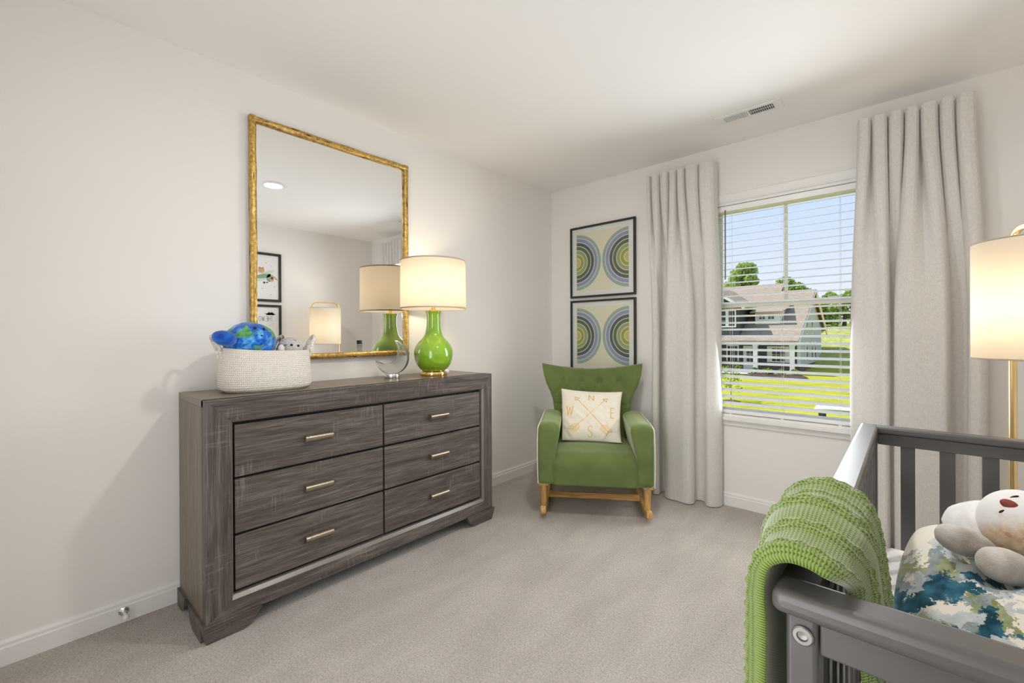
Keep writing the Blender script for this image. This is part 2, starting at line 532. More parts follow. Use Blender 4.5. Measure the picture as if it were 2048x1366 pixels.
# ------------------------------------------------------------------ room shell
RX, RY, RH = 3.09, -3.62, 2.44
WX0, WX1, WZ0, WZ1 = 1.36, 2.24, 0.60, 2.05      # window opening
WT = 0.14
b = MB(); b.box(-0.14, RY - 1.36, -0.12, RX + 0.14, WT, 0.0)
struct('floor', b, M['carpet'])
b = MB(); b.box(-0.14, RY - 1.36, RH, RX + 0.14, WT, RH + 0.12)
struct('ceiling', b, M['ceiling'])
b = MB(); b.box(-0.14, RY - 0.12, 0, 0, WT, RH)
struct('wall_left', b, M['wall'])
b = MB(); b.box(RX, RY - 0.12, 0, RX + 0.14, WT, RH)
struct('wall_right', b, M['wall'])
HX0, HX1, HZ1 = 1.32, 2.18, 2.05          # unseen doorway behind the viewer, added to carry the fill light
b = MB(); b.box(0, RY - 0.12, 0, HX0, RY, RH); b.box(HX1, RY - 0.12, 0, RX, RY, RH); b.box(HX0, RY - 0.12, HZ1, HX1, RY, RH)
struct('wall_front', b, M['wall'])
b = MB(); b.box(-0.14, RY - 1.36, 0, RX + 0.14, RY - 1.24, RH); b.box(-0.14, RY - 1.24, 0, 0.0, RY - 0.12, RH); b.box(RX, RY - 1.24, 0, RX + 0.14, RY - 0.12, RH)
struct('added_hall_wall', b, M['wall'])  # unseen hallway shell, added to close off the fill light doorway
b = MB()
for x0, x1 in ((HX0 - 0.07, HX0 + 0.015), (HX1 - 0.015, HX1 + 0.07)): b.box(x0, RY - 0.135, 0, x1, RY + 0.016, HZ1)
b.box(HX0 - 0.07, RY - 0.135, HZ1 - 0.015, HX1 + 0.07, RY + 0.016, HZ1 + 0.07)
struct('added_door_1', b, M['trim'], bevel=0.003)  # casing of the added doorway
b = MB()
b.box(0, 0, 0, WX0, WT, RH); b.box(WX1, 0, 0, RX, WT, RH); b.box(WX0, 0, 0, WX1, WT, WZ0); b.box(WX0, 0, WZ1, WX1, WT, RH)
struct('wall_back', b, M['wall'])

def base_profile(t=0.013, h=0.088):
    return [(0, 0), (t, 0), (t, h - 0.026), (t - 0.003, h - 0.020), (t - 0.003, h - 0.010), (t - 0.008, h), (0, h)]
bp = base_profile()
b = MB(); b.prism([(x, z) for x, z in bp], 1, RY, 0.0); struct('baseboard_left', b, M['trim'])
b = MB(); b.prism([(-x, z) for x, z in bp], 0, 0.0, RX); struct('baseboard_back', b, M['trim'])
# prism on axis 0 takes (y, z)
b = MB(); b.prism([(RX - x, z) for x, z in bp], 1, RY, 0.0); struct('baseboard_right', b, M['trim'])
b = MB(); b.prism([(RY + x, z) for x, z in bp], 0, 0.0, HX0 - 0.07); b.prism([(RY + x, z) for x, z in bp], 0, HX1 + 0.07, RX); struct('baseboard_front', b, M['trim'])

# window: jamb liner (root mesh) with casing, sill, sashes, grille and panes as parts
b = MB()
j = 0.018
b.box(WX0, -0.002, WZ0, WX0 + j, WT, WZ1); b.box(WX1 - j, -0.002, WZ0, WX1, WT, WZ1)
b.box(WX0 + j, -0.002, WZ1 - j, WX1 - j, WT, WZ1); b.box(WX0 + j, -0.002, WZ0, WX1 - j, WT, WZ0 + j)
win = struct('window_1', b, M['trim'])
b = MB()
cw, ct = 0.068, 0.016
def casing_prof(s):  # (offset outward, thickness)
    return [(0, 0), (0, -0.010), (0.012, -0.015), (0.05, -0.017), (0.056, -0.022), (0.068, -0.020), (0.068, 0)]
# head casing, side casings
b.prism([(y, WZ1 + o) for o, y in casing_prof(1)], 0, WX0 - cw, WX1 + cw)
b.prism([(WX0 - o, y) for o, y in casing_prof(1)], 2, WZ0 - 0.0, WZ1)
b.prism([(WX1 + o, y) for o, y in casing_prof(1)], 2, WZ0 - 0.0, WZ1)
build('casing', b, M['trim'], win)
b = MB()
b.box(WX0 - cw - 0.02, -0.035, WZ0 - 0.02, WX1 + cw + 0.02, 0.0, WZ0 + 0.002)
b.prism([(0, WZ0 - 0.06), (-0.012, WZ0 - 0.056), (-0.016, WZ0 - 0.03), (-0.022, WZ0 - 0.02), (0, WZ0 - 0.02)], 0, WX0 - cw, WX1 + cw)
build('sill', b, M['trim'], win, bevel=0.003)
ZM = 1.36
def sash(name, z0, z1, y0, y1, fwid):
    b = MB(); x0, x1 = WX0 + j, WX1 - j
    b.box(x0, y0, z0, x0 + fwid, y1, z1); b.box(x1 - fwid, y0, z0, x1, y1, z1)
    b.box(x0 + fwid, y0, z0, x1 - fwid, y1, z0 + 0.034); b.box(x0 + fwid, y0, z1 - 0.034, x1 - fwid, y1, z1)
    o = build(name, b, M['trim'], win, bevel=0.002)
    p = MB(); ym = (y0 + y1) / 2
    p.box(x0 + fwid - 0.004, ym - 0.002, z0 + 0.03, x1 - fwid + 0.004, ym + 0.002, z1 - 0.03)
    build('glass_pane', p, M['pane'], o)
    return o
sash('lower_sash', WZ0 + j, ZM + 0.017, 0.068, 0.094, 0.034)
us = sash('upper_sash', ZM - 0.017, WZ1 - j, 0.098, 0.124, 0.040)
b = MB(); b.box(1.792, 0.105, ZM + 0.017, 1.812, 0.117, WZ1 - j - 0.03)
build('grille_bar', b, M['trim'], us)
for lx in (1.545, 2.055):
    b = MB(); b.rbox(lx - 0.03, 0.066, ZM + 0.017, lx + 0.03, 0.096, ZM + 0.027, 0.004, 2)
    build('sash_lock', b, M['white'], win, smooth=40)

# ------------------------------------------------------------------ window blind
bl = thing('window_blind', 'white two-inch horizontal slat blind lowered over the whole window', 'blind', (1.80, 0.03, 0.62))
BX0, BX1 = WX0 + j + 0.004, WX1 - j - 0.004
b = MB(); b.box(BX0, 0.006, 1.992, BX1, 0.056, 2.030)
build('headrail', b, M['white'], bl, bevel=0.003, world=True)
b = MB()
tl = math.radians(13)
ZS = [1.965 - k * 0.0455 for k in range(29)]
for z in ZS:
    n_ = 4
    for a in range(n_):
        pass
    yc = 0.032; hw = 0.025
    rows = []
    for k in range(5):
        t = -1 + 2 * k / 4
        rows.append((yc + t * hw * cos(tl), z + t * hw * sin(tl) + 0.0022 * (1 - t * t)))
    poly = [(y, zz) for y, zz in rows] + [(y, zz - 0.0024) for y, zz in reversed(rows)]
    b.prism(poly, 0, BX0, BX1)
build('slats', b, M['white'], bl, world=True)
b = MB(); b.rbox(BX0, 0.008, 0.621, BX1, 0.056, 0.643, 0.006, 3)
build('bottom_rail', b, M['white'], bl, smooth=40, world=True)
for cx in (1.493, 1.795, 2.09):
    b = MB()
    for y in (0.0045, 0.0595): b.tube([(cx, y, 0.643), (cx, y, 1.995)], 0.0007, 5)
    b.tube([(cx + 0.006, 0.032, 0.643), (cx + 0.006, 0.032, 1.995)], 0.0007, 5)
    build('ladder_cord', b, M['white'], bl, world=True)
    b = MB(); b.rbox(cx - 0.008, 0.004, 0.613, cx + 0.008, 0.03, 0.622, 0.003, 2)
    build('cord_button', b, M['white'], bl, smooth=40, world=True)
b = MB(); b.tube([(1.466, 0.0, 2.0), (1.466, -0.004, 1.53)], 0.0045, 8)
build('tilt_wand', b, flat('smoky_wand', (0.20, 0.18, 0.15, 1), 0.2), bl, world=True)

# ------------------------------------------------------------------ ceiling fittings
t = thing('ceiling_vent', 'white rectangular louvred air vent in the ceiling near the window', 'vent', (1.705, -0.385, RH))
b = MB()
vx0, vx1, vy0, vy1 = 1.535, 1.878, -0.447, -0.325
zb = RH - 0.006
for (x0, y0, x1, y1) in ((vx0, vy0, vx1, vy0 + 0.026), (vx0, vy1 - 0.026, vx1, vy1), (vx0, vy0 + 0.026, vx0 + 0.045, vy1 - 0.026), (vx1 - 0.045, vy0 + 0.026, vx1, vy1 - 0.026), (1.700, vy0 + 0.026, 1.712, vy1 - 0.026)):
    b.box(x0, y0, zb, x1, y1, RH)
build('frame', b, M['white'], t, bevel=0.002, world=True)
b = MB(); b.box(vx0 + 0.03, vy0 + 0.02, RH - 0.001, vx1 - 0.03, vy1 - 0.02, RH - 0.0002)
build('duct_shadow_sheet', b, flat('duct_shadow', (0.10, 0.095, 0.09, 1), 0.8), t, world=True)  # thin dark sheet painted as the shade inside the duct
b = MB()
for k in range(11):
    for side, x0, x1 in ((-1, vx0 + 0.047, 1.699), (1, 1.713, vx1 - 0.047)):
        x = lerp(x0, x1, (k + 0.5) / 11)
        ang = -side * math.radians(40)
        d = Vector((sin(ang), 0, cos(ang)))
        bar(b, Vector((x, -0.386, zb + 0.0028)) - d * 0.005, Vector((x, -0.386, zb + 0.0028)) + d * 0.0045, 0.068, 0.0016, (1, 0, 0))
bar(b, (1.712, -0.386, RH - 0.002), (1.835, -0.386, RH - 0.002), 0.003, 0.002)
build('louvres', b, M['white'], t, world=True)
b = MB(); b.box(1.850, -0.40, zb - 0.012, 1.853, -0.372, zb)
build('lever', b, M['white'], t, world=True)

t = thing('ceiling_light', 'round white recessed downlight, lit, in the middle of the ceiling', 'light', (1.63, -1.775, RH))
b = MB(); b.lathe([(0.066, -0.004), (0.072, -0.012), (0.09, -0.010), (0.102, -0.003), (0.104, 0.0), (0.066, 0.0)], 40)
build('trim_ring', b, M['white'], t, smooth=40)
b = MB(); b.lathe([(0.0, -0.0065), (0.066, -0.006), (0.066, -0.001)], 40)
build('lens', b, M['lens'], t, smooth=40)

# ------------------------------------------------------------------ door stop on the baseboard
t = thing('door_stop', 'small chrome door stop with white rubber tip on the left baseboard', 'door stop', (0.012, -2.93, 0.047))
ry = Matrix.Rotation(PI / 2, 4, 'Y')
def lx(prof, n=16):
    b = MB(); b.lathe(prof, n); b.v = [tuple(ry @ Vector(p)) for p in b.v]; return b
build('mounting_plate', lx([(0.0, 0), (0.017, 0.0), (0.016, 0.006), (0.009, 0.010), (0.0065, 0.014), (0.0, 0.014)]), M['chrome'], t, smooth=40)
build('rod', lx([(0.0, 0.013), (0.0055, 0.013), (0.0055, 0.062), (0.0, 0.062)]), M['chrome'], t, smooth=40)
build('rubber_tip', lx([(0.0, 0.060), (0.009, 0.060), (0.010, 0.070), (0.007, 0.077), (0.0, 0.078)]), M['pale_plush'], t, smooth=40)

# ------------------------------------------------------------------ dresser
DX0, DX1, DY0, DY1, DZ0, DZ1 = 0.022, 0.430, -2.745, -1.217, 0.068, 0.918
dr = thing('dresser', 'weathered grey-brown oak dresser with six drawers against the left wall', 'dresser', (0.22, -1.98, 0))
for y0, y1 in ((DY0, DY0 + 0.03), (DY1 - 0.03, DY1)):
    b = MB(); b.box(DX0, y0, DZ0, 0.385, y1, DZ1 - 0.028)
    build('side_panel', b, M['oak_side'], dr, bevel=0.0015, world=True)
b = MB(); b.box(DX0, DY0, DZ1 - 0.028, 0.405, DY1, DZ1)
build('top', b, M['oak_top'], dr, bevel=0.0015, world=True)
b = MB(); b.box(DX0, DY0 + 0.03, DZ0, DX0 + 0.01, DY1 - 0.03, DZ1 - 0.028); b.box(0.374, DY0 + 0.03, DZ0, 0.380, DY1 - 0.03, DZ1 - 0.028)
b.box(DX0 + 0.01, DY0 + 0.03, DZ0, 0.374, DY1 - 0.03, DZ0 + 0.012)
build('back_panel', b, M['black'], dr, world=True)
# mitred picture-frame front
OY0, OY1, OZ0, OZ1 = -2.655, -1.277, 0.126, 0.830       # inner edge of the frame
xf, xi = DX1, 0.418
outer = [(DY0, DZ0), (DY1, DZ0), (DY1, DZ1), (DY0, DZ1)]
inner = [(OY0, OZ0), (OY1, OZ0), (OY1, OZ1), (OY0, OZ1)]
for k, (nm, mt) in enumerate((('bottom_rail', 'oak_y'), ('stile', 'oak_z'), ('top_rail', 'oak_y'), ('stile', 'oak_z'))):
    a, c = k, (k + 1) % 4
    vs = []
    for x_o, x_i in ((xf, xi), (0.382, 0.382)):
        vs += [(x_o, *outer[a]), (x_o, *outer[c]), (x_i, *inner[c]), (x_i, *inner[a])]
    b = MB(); b.add(vs, [(0, 1, 2, 3), (7, 6, 5, 4), (0, 4, 5, 1), (1, 5, 6, 2), (2, 6, 7, 3), (3, 7, 4, 0)])
    build(nm, b, M[mt], dr, bevel=0.0012, world=True)
# thin lip round the opening
b = MB()
i2 = [(OY0 + 0.0075, OZ0 + 0.014), (OY1 - 0.0075, OZ0 + 0.014), (OY1 - 0.0075, OZ1 - 0.008), (OY0 + 0.0075, OZ1 - 0.008)]
for k in range(4):
    c = (k + 1) % 4
    b.add([(xi, *inner[k]), (xi, *inner[c]), (xi - 0.012, *i2[c]), (xi - 0.012, *i2[k]), (0.383, *inner[k]), (0.383, *inner[c]), (0.383, *i2[c]), (0.383, *i2[k])],
          [(0, 1, 2, 3), (3, 2, 6, 7), (0, 4, 5, 1), (4, 7, 6, 5)])
build('inner_lip', b, M['bevel_lip'], dr, world=True)
pull_prof = [(0.0, 0.0165), (0.005, 0.0165), (0.016, 0.0155), (0.023, 0.0125), (0.0265, 0.007), (0.0262, 0.002), (0.021, -0.006), (0.013, -0.0135), (0.006, -0.0165), (0.0, -0.0165)]
cols = ((-2.641, -1.9755), (-1.9695, -1.297))
rows = ((0.600, 0.812), (0.376, 0.594), (0.152, 0.370))
for (y0, y1), hy in zip(cols, (-2.3085, -1.6255)):
    for (z0, z1), hz in zip(rows, (0.7045, 0.4845, 0.2605)):
        b = MB(); b.box(0.386, y0 + 0.002, z0 + 0.0022, 0.404, y1 - 0.002, z1 - 0.0022)
        d = build('drawer', b, M['oak_y'], dr, bevel=0.0015, world=True)
        p = MB(); p.prism([(0.404 + px, hz + pz) for px, pz in pull_prof], 1, hy - 0.0625, hy + 0.0625)
        # (axis 1 -> x, z)
        build('handle', p, M['pull'], d, bevel=0.001, world=True)
# bracket feet
def foot(ya, yb, sgn):
    b = MB()
    # front plate: poly in (y,z), ya outer end, yb inner end
    poly = [(ya - sgn * 0.014, 0.074), (ya - sgn * 0.014, 0.064), (ya, 0.0), (yb - sgn * 0.062, 0.0), (yb - sgn * 0.03, 0.022), (yb, 0.064), (yb, 0.074)]
    if sgn < 0: poly = poly[::-1]
    vs = [(0.444 - 0.014 * (1 - z / 0.074) - 0.0 * y, y, z) for y, z in poly] + [(0.40, y, z) for y, z in poly]
    n = len(poly)
    fs = [tuple(range(n)), tuple(reversed(range(n, 2 * n)))] + [(i, n + i, n + (i + 1) % n, (i + 1) % n) for i in range(n)]
    b.add(vs, fs)
    # side return
    y0, y1 = sorted((ya - sgn * 0.012, ya + sgn * 0.014))
    poly2 = [(0.40, 0.0), (0.40, 0.072), (0.215, 0.072), (0.235, 0.025), (0.275, 0.0)]
    b.prism(poly2, 1, y0, y1)
    return b
build('foot', foot(-2.744, -2.556, 1), M['oak_y'], dr, bevel=0.0015, world=True)
build('foot', foot(-1.222, -1.432, -1), M['oak_y'], dr, bevel=0.0015, world=True)
for ya, sgn in ((-2.744, 1), (-1.222, -1)):
    b = MB(); y0, y1 = sorted((ya - sgn * 0.012, ya + sgn * 0.014))
    b.prism([(0.03, 0.0), (0.03, 0.072), (0.16, 0.072), (0.14, 0.025), (0.095, 0.0)], 1, y0, y1)
    b.box(0.03, *sorted((ya, ya + sgn * 0.16))[:1], 0.0, 0.045, sorted((ya, ya + sgn * 0.16))[1], 0.07)
    build('foot', b, M['oak_z'], dr, world=True)

# ------------------------------------------------------------------ wall mirror
mr = thing('wall_mirror', 'large rectangular mirror in a distressed gold frame on the left wall', 'mirror', (0.0, -2.0085, 1.637))
MY0, MY1, MZ0, MZ1 = -2.462, -1.556, 1.037, 2.236
def twig(p0, p1, r, seed):
    P0, P1 = Vector(p0), Vector(p1); L = (P1 - P0).length; n = int(L / 0.02); d = (P1 - P0) / n
    ax = (P1 - P0).normalized(); a1 = Vector((1, 0, 0)); a2 = ax.cross(a1)
    b = MB(); K = 14
    def fn(u, v):
        p = P0.lerp(P1, v); a = 2 * PI * u
        ca, sa = cos(a), sin(a)
        q = 1 / max(abs(ca), abs(sa)); q = min(q, 1.18)
        k = r * q * (1 + 0.10 * mnoise.noise(Vector((ca * 1.2 + seed, sa * 1.2, v * L * 7))) + 0.06 * mnoise.noise(Vector((ca * 2 + seed, sa * 2, v * L * 24))))
        return p + a1 * (ca * k) + a2 * (sa * k)
    b.grid(fn, K, n, cu=True)
    return b
r_ = 0.0155
fr = MB()
for i, (p0, p1) in enumerate((((0.018, MY0 + r_, MZ0), (0.018, MY0 + r_, MZ1)), ((0.018, MY1 - r_, MZ0), (0.018, MY1 - r_, MZ1)), ((0.018, MY0, MZ0 + r_), (0.018, MY1, MZ0 + r_)), ((0.018, MY0, MZ1 - r_), (0.018, MY1, MZ1 - r_)))):
    fr.cur = 0 if i < 2 else 1
    g = twig(p0, p1, r_, i * 9.1); fr.add(g.v, g.f)
for y in (MY0 + r_, MY1 - r_):
    for z in (MZ0 + r_, MZ1 - r_): fr.ell((0.018, y, z), (0.0185, 0.0185, 0.0185), 14)
build('frame', fr, [M['gilt_z'], M['gilt_y']], mr, smooth=60, world=True)
b = MB(); b.box(0.006, MY0 + 0.02, MZ0 + 0.02, 0.016, MY1 - 0.02, MZ1 - 0.02)
build('mirror_glass', b, M['mirror'], mr, world=True)

# ------------------------------------------------------------------ table lamp
LX, LY, LZ = 0.25, -1.533, DZ1
tl_ = thing('table_lamp', 'lit table lamp with glossy green ceramic body and white drum shade', 'lamp', (LX, LY, LZ))
b = MB(); b.lathe([(0, 0), (0.078, 0), (0.0795, 0.003), (0.0795, 0.020), (0.078, 0.024), (0.070, 0.026), (0.066, 0.031), (0, 0.031)], 48)
build('base', b, M['brass'], tl_, smooth=40)
prof = [(0, 0.030), (0.062, 0.030), (0.070, 0.034), (0.088, 0.050), (0.104, 0.074), (0.113, 0.102), (0.1165, 0.130), (0.114, 0.155), (0.105, 0.180), (0.089, 0.203), (0.071, 0.222), (0.057, 0.240), (0.049, 0.262), (0.0435, 0.292), (0.041, 0.325), (0.0405, 0.350), (0.042, 0.370), (0.0455, 0.382), (0.0462, 0.387), (0.043, 0.390), (0.0, 0.390)]
pp = [(max(0, p.x), p.y) for p in (Vector((q.x, q.y)) for q in catmull([Vector((r, z, 0)) for r, z in prof], 3))]
b = MB(); b.lathe(pp, 56)
build('body', b, M['green_glaze'], tl_, smooth=50)
b = MB(); b.lathe([(0, 0.389), (0.030, 0.389), (0.028, 0.396), (0.012, 0.400), (0.011, 0.440), (0.014, 0.444), (0.014, 0.480), (0, 0.480)], 24)
build('socket', b, M['brass'], tl_, smooth=40)
SZ0, SZ1, SR = 0.405, 0.690, 0.196
b = MB()
b.grid(lambda u, v: (SR * (1.0 - 0.012 * v) * cos(2 * PI * u), SR * (1.0 - 0.012 * v) * sin(2 * PI * u), lerp(SZ0, SZ1, v)), 72, 6, cu=True)
sh = build('lamp_shade', b, M['shade'], tl_, smooth=60)
for z, k in ((SZ0, 1.0), (SZ1, 0.988)):
    b = MB()
    b.grid(lambda u, v, z=z, k=k: ((SR * k + 0.0015 * cos(2 * PI * v)) * cos(2 * PI * u), (SR * k + 0.0015 * cos(2 * PI * v)) * sin(2 * PI * u), z + 0.004 * sin(2 * PI * v)), 72, 8, cu=True, cv=True)
    build('shade_trim', b, M['shade'], sh, smooth=60)
b = MB()
for k in range(3):
    a = k * 2 * PI / 3 + 0.3
    b.tube([(0, 0, SZ1 - 0.025), (SR * 0.98 * cos(a), SR * 0.98 * sin(a), SZ1 - 0.006)], 0.0018, 6)
b.tube([(0.0, 0, 0.47), (0.05, 0.0, 0.53), (0.055, 0, 0.60), (0.0, 0, SZ1 - 0.02)], 0.0018, 6)
b.tube([(0.0, 0, 0.47), (-0.05, 0.0, 0.53), (-0.055, 0, 0.60), (0.0, 0, SZ1 - 0.02)], 0.0018, 6)
build('harp', b, M['brass'], tl_)
b = MB(); b.lathe([(0, 0.480), (0.013, 0.482), (0.016, 0.497), (0.027, 0.520), (0.030, 0.540), (0.026, 0.558), (0.014, 0.570), (0, 0.573)], 20)
build('bulb', b, M['bulb'], tl_, smooth=60)

# small white box behind the lamp
b = MB(); b.rbox(0.150, -1.405, DZ1, 0.185, -1.355, DZ1 + 0.022, 0.006, 3)
tag(build('plastic_box', b, M['white'], smooth=40), 'small white plastic box on the dresser behind the green lamp base', 'box')

# ------------------------------------------------------------------ crescent ornament
mo = thing('moon_ornament', 'clear glass crescent moon ornament on a round silver base', 'ornament', (0.2, -1.79, DZ1), math.radians(32.7))
b = MB(); b.lathe([(0, 0), (0.043, 0), (0.044, 0.002), (0.044, 0.024), (0.043, 0.026), (0, 0.026)], 36)
build('base', b, M['chrome'], mo, smooth=40)
def crescent():
    ox, oz, R = 0.0, 0.026 + 0.093, 0.097
    ix, iz, r = -0.040, oz + 0.041, 0.080
    # intersection angles of inner circle on outer circle
    d = math.hypot(ix - ox, iz - oz); a0 = math.atan2(iz - oz, ix - ox)
    al = math.acos((R * R + d * d - r * r) / (2 * R * d)); be = math.acos((r * r + d * d - R * R) / (2 * r * d))
    N = 48
    po = [(ox + R * cos(a0 + al + (2 * PI - 2 * al) * k / N), oz + R * sin(a0 + al + (2 * PI - 2 * al) * k / N)) for k in range(N + 1)]
    a1 = a0 + PI
    pi_ = [(ix + r * cos(a1 - be + 2 * be * k / N), iz + r * sin(a1 - be + 2 * be * k / N)) for k in range(N + 1)]
    b = MB(); h = 0.016
    vs = []
    for k in range(N + 1):
        o, i = po[k], pi_[k]
        vs += [(o[0], -h, o[1]), (i[0], -h, i[1]), (i[0], h, i[1]), (o[0], h, o[1])]
    fs = []
    for k in range(N):
        for q in range(4):
            fs.append((4 * k + q, 4 * k + (q + 1) % 4, 4 * k + 4 + (q + 1) % 4, 4 * k + 4 + q))
    b.add(vs, fs)
    return b
build('crescent', crescent(), M['crystal'], mo, weld=0.0004, bevel=0.002, smooth=35)

# ------------------------------------------------------------------ rope basket and its two plush toys
BKX, BKY = 0.200, -2.452
bk = thing('rope_basket', 'oval white cotton rope basket on the left end of the dresser', 'basket', (BKX, BKY, DZ1), math.radians(-4))
BH = 0.182
def bprof(t):   # t 0..1 up the wall -> (scale, z)
    return interp(t, [0, 0.05, 0.12, 0.3, 0.6, 1.0], [0.86, 0.955, 0.99, 1.0, 0.985, 0.955]), t * BH
def bell(u, s, rr=0):
    a = 2 * PI * u
    ca, sa = cos(a), sin(a)
    ex = 0.78
    x = (0.122 * s + rr) * math.copysign(abs(ca) ** ex, ca); y = (0.188 * s + rr) * math.copysign(abs(sa) ** ex, sa)
    return x, y
NC = 20
def bwall(u, v):
    s_, z = bprof(v)
    ridge = 0.0016 * abs(sin(PI * v * NC))
    warp = 0.004 * mnoise.noise(Vector((cos(2 * PI * u) * 1.5, sin(2 * PI * u) * 1.5, v * 1.5)))
    x, y = bell(u, s_, ridge + warp)
    zz = z + 0.010 * v * (cos(4 * PI * u) * -0.35) - 0.008 * v * sin(2 * PI * u)
    return (x, y, zz)
b = MB(); b.grid(bwall, 120, NC * 6, cu=True)
def bin_(u, v):
    s_, z = bprof(1 - v * 0.93); x, y = bell(u, s_, -0.006)
    zz = z + 0.010 * (1 - v) * (cos(4 * PI * u) * -0.35) - 0.008 * (1 - v) * sin(2 * PI * u)
    return (x, y, zz)
b.grid(bin_, 120, 24, cu=True)
b.grid(lambda u, v: (*bell(u, 0.955, 0.0015 - 0.0075 * v), BH + 0.010 * (cos(4 * PI * u) * -0.35) - 0.008 * sin(2 * PI * u) + 0.002 * sin(PI * v)), 120, 4, cu=True)
b.grid(lambda u, v: (*bell(u, 0.86 * (1 - v)), 0.0005), 60, 6, cu=True, flip=True)
b.grid(lambda u, v: (*bell(u, 0.93 * (1 - v)), 0.012), 60, 6, cu=True)
build('basket_wall', b, M['rope'], bk, smooth=70)
def handle_loop(sg):
    y = sg * 0.181
    pts = [(-0.036, y * 0.985, BH - 0.035), (-0.035, y * 1.03, BH + 0.005), (-0.027, y * 1.08 + sg * 0.008, BH + 0.046), (0.0, y * 1.10 + sg * 0.012, BH + 0.062), (0.027, y * 1.08 + sg * 0.008, BH + 0.046), (0.035, y * 1.03, BH + 0.005), (0.036, y * 0.985, BH - 0.035)]
    b = MB(); b.tube(catmull(pts, 6), 0.0075, 12)
    return b
for sg in (-1, 1): build('basket_handle', handle_loop(sg), M['rope'], bk, smooth=60)

EX, EY, EZ = 0.205, -2.520, DZ1 + 0.220
ep = thing('earth_plush', 'round blue and green globe plush toy with small black eyes in the rope basket', 'plush toy', (EX, EY, EZ))
ER = 0.099
def esurf(u, v):
    t = v * PI; a = 2 * PI * u
    d = Vector((sin(t) * cos(a), sin(t) * sin(a), cos(t)))
    k = ER * (1 + 0.03 * mnoise.noise(d * 2.2) + 0.012 * mnoise.noise(d * 9))
    return Vector((d.x * k * 0.98, d.y * k * 1.06, d.z * k * 0.86))
b = MB(); b.grid(esurf, 72, 40, cu=True, flip=True)
build('body', b, M['earth'], ep, smooth=180)
cam_p = m4.translation
def on_globe(c, radii, right, upv):
    """point on an ellipsoid's camera side: right/up offsets in metres as seen from the camera"""
    c = Vector(c); f = (cam_p - c).normalized(); r = Vector((0, 0, 1)).cross(f).normalized(); u = f.cross(r)
    p = r * right + u * upv
    lo, hi = 0.0, 0.3
    for _ in range(40):
        m = (lo + hi) / 2; q = p + f * m
        if (q.x / radii[0]) ** 2 + (q.y / radii[1]) ** 2 + (q.z / radii[2]) ** 2 > 1: hi = m
        else: lo = m
    return p + f * lo, f, r, u
er = (ER * 0.98, ER * 1.06, ER * 0.86)
for rx_, uz in ((0.018, 0.058), (0.052, 0.054)):
    p, f_, _, _ = on_globe((EX, EY, EZ), er, rx_, uz)
    b = MB(); b.ell(p + f_ * 0.001, (0.0062, 0.0062, 0.0066), 16)
    build('eye', b, M['bead'], ep, smooth=180)
p, f_, _, _ = on_globe((EX, EY, EZ), er, 0.043, 0.024)
b = MB(); b.ell(p, (0.0045, 0.0045, 0.005), 14); build('mouth', b, M['bead'], ep, smooth=180)
def limb(c, right, upv, radii, depth, tilt, mat, name, parent):
    _, f, r, u = on_globe(c, er, 0, 0)
    rot = Matrix((r, f, u)).transposed() @ Matrix.Rotation(tilt, 3, 'Y')
    b = MB(); b.ell(r * right + u * upv + f * depth, radii, 24, rot)
    b.v = [tuple(Vector(q) + Vector(q).normalized() * 0.003 * mnoise.noise(Vector(q) * 30)) for q in b.v]
    return build(name, b, mat, parent, smooth=180)
limb((EX, EY, EZ), -0.092, 0.014, (0.046, 0.030, 0.032), 0.104, 0.30, M['blue_plush'], 'arm', ep)
limb((EX, EY, EZ), 0.064, -0.046, (0.030, 0.026, 0.026), 0.054, -0.3, M['blue_plush'], 'foot', ep)
limb((EX, EY, EZ), -0.022, -0.052, (0.032, 0.026, 0.022), 0.058, 0.1, M['blue_plush'], 'foot', ep)

GX, GY, GZ = 0.212, -2.352, DZ1 + 0.170
gp = thing('moon_plush', 'pale grey spotted round plush toy with black bead eyes in the rope basket', 'plush toy', (GX, GY, GZ))
gr = (0.068, 0.058, 0.068)
b = MB(); b.ell((0, 0, 0), gr, 56); build('body', b, M['grey_plush'], gp, smooth=180)
for rx_, uz in ((0.006, 0.030), (0.034, 0.026)):
    p, f_, _, _ = on_globe((GX, GY, GZ), gr, rx_, uz)
    b = MB(); b.ell(p, (0.0062, 0.0062, 0.006), 16); build('eye', b, M['bead'], gp, smooth=180)
p, f_, _, _ = on_globe((GX, GY, GZ), gr, 0.017, 0.002)
b = MB(); b.ell(p, (0.003, 0.003, 0.004), 12); build('mouth', b, M['bead'], gp, smooth=180)
for rx_, uz, ra, rb in ((-0.020, 0.030, 0.010, 0.005), (-0.042, 0.034, 0.007, 0.0045), (0.056, 0.014, 0.006, 0.009), (-0.016, 0.0, 0.005, 0.005), (0.020, 0.052, 0.008, 0.003), (0.050, -0.008, 0.004, 0.005), (-0.03, 0.050, 0.005, 0.003)):
    p, f_, r__, u__ = on_globe((GX, GY, GZ), gr, rx_, uz)
    nrm = Vector((p.x / gr[0] ** 2, p.y / gr[1] ** 2, p.z / gr[2] ** 2)).normalized()
    t1 = r__ - nrm * r__.dot(nrm); t1.normalize(); t2 = nrm.cross(t1)
    b = MB(); b.ell(p, (ra, rb, 0.0022), 16, Matrix((t1, t2, nrm)).transposed())
    build('spot', b, M['grey_spot'], gp, smooth=180)
b = MB(); b.ell((0.066, -0.064, 0.012), (0.016, 0.014, 0.024), 20); build('arm', b, M['pale_plush'], gp, smooth=180)

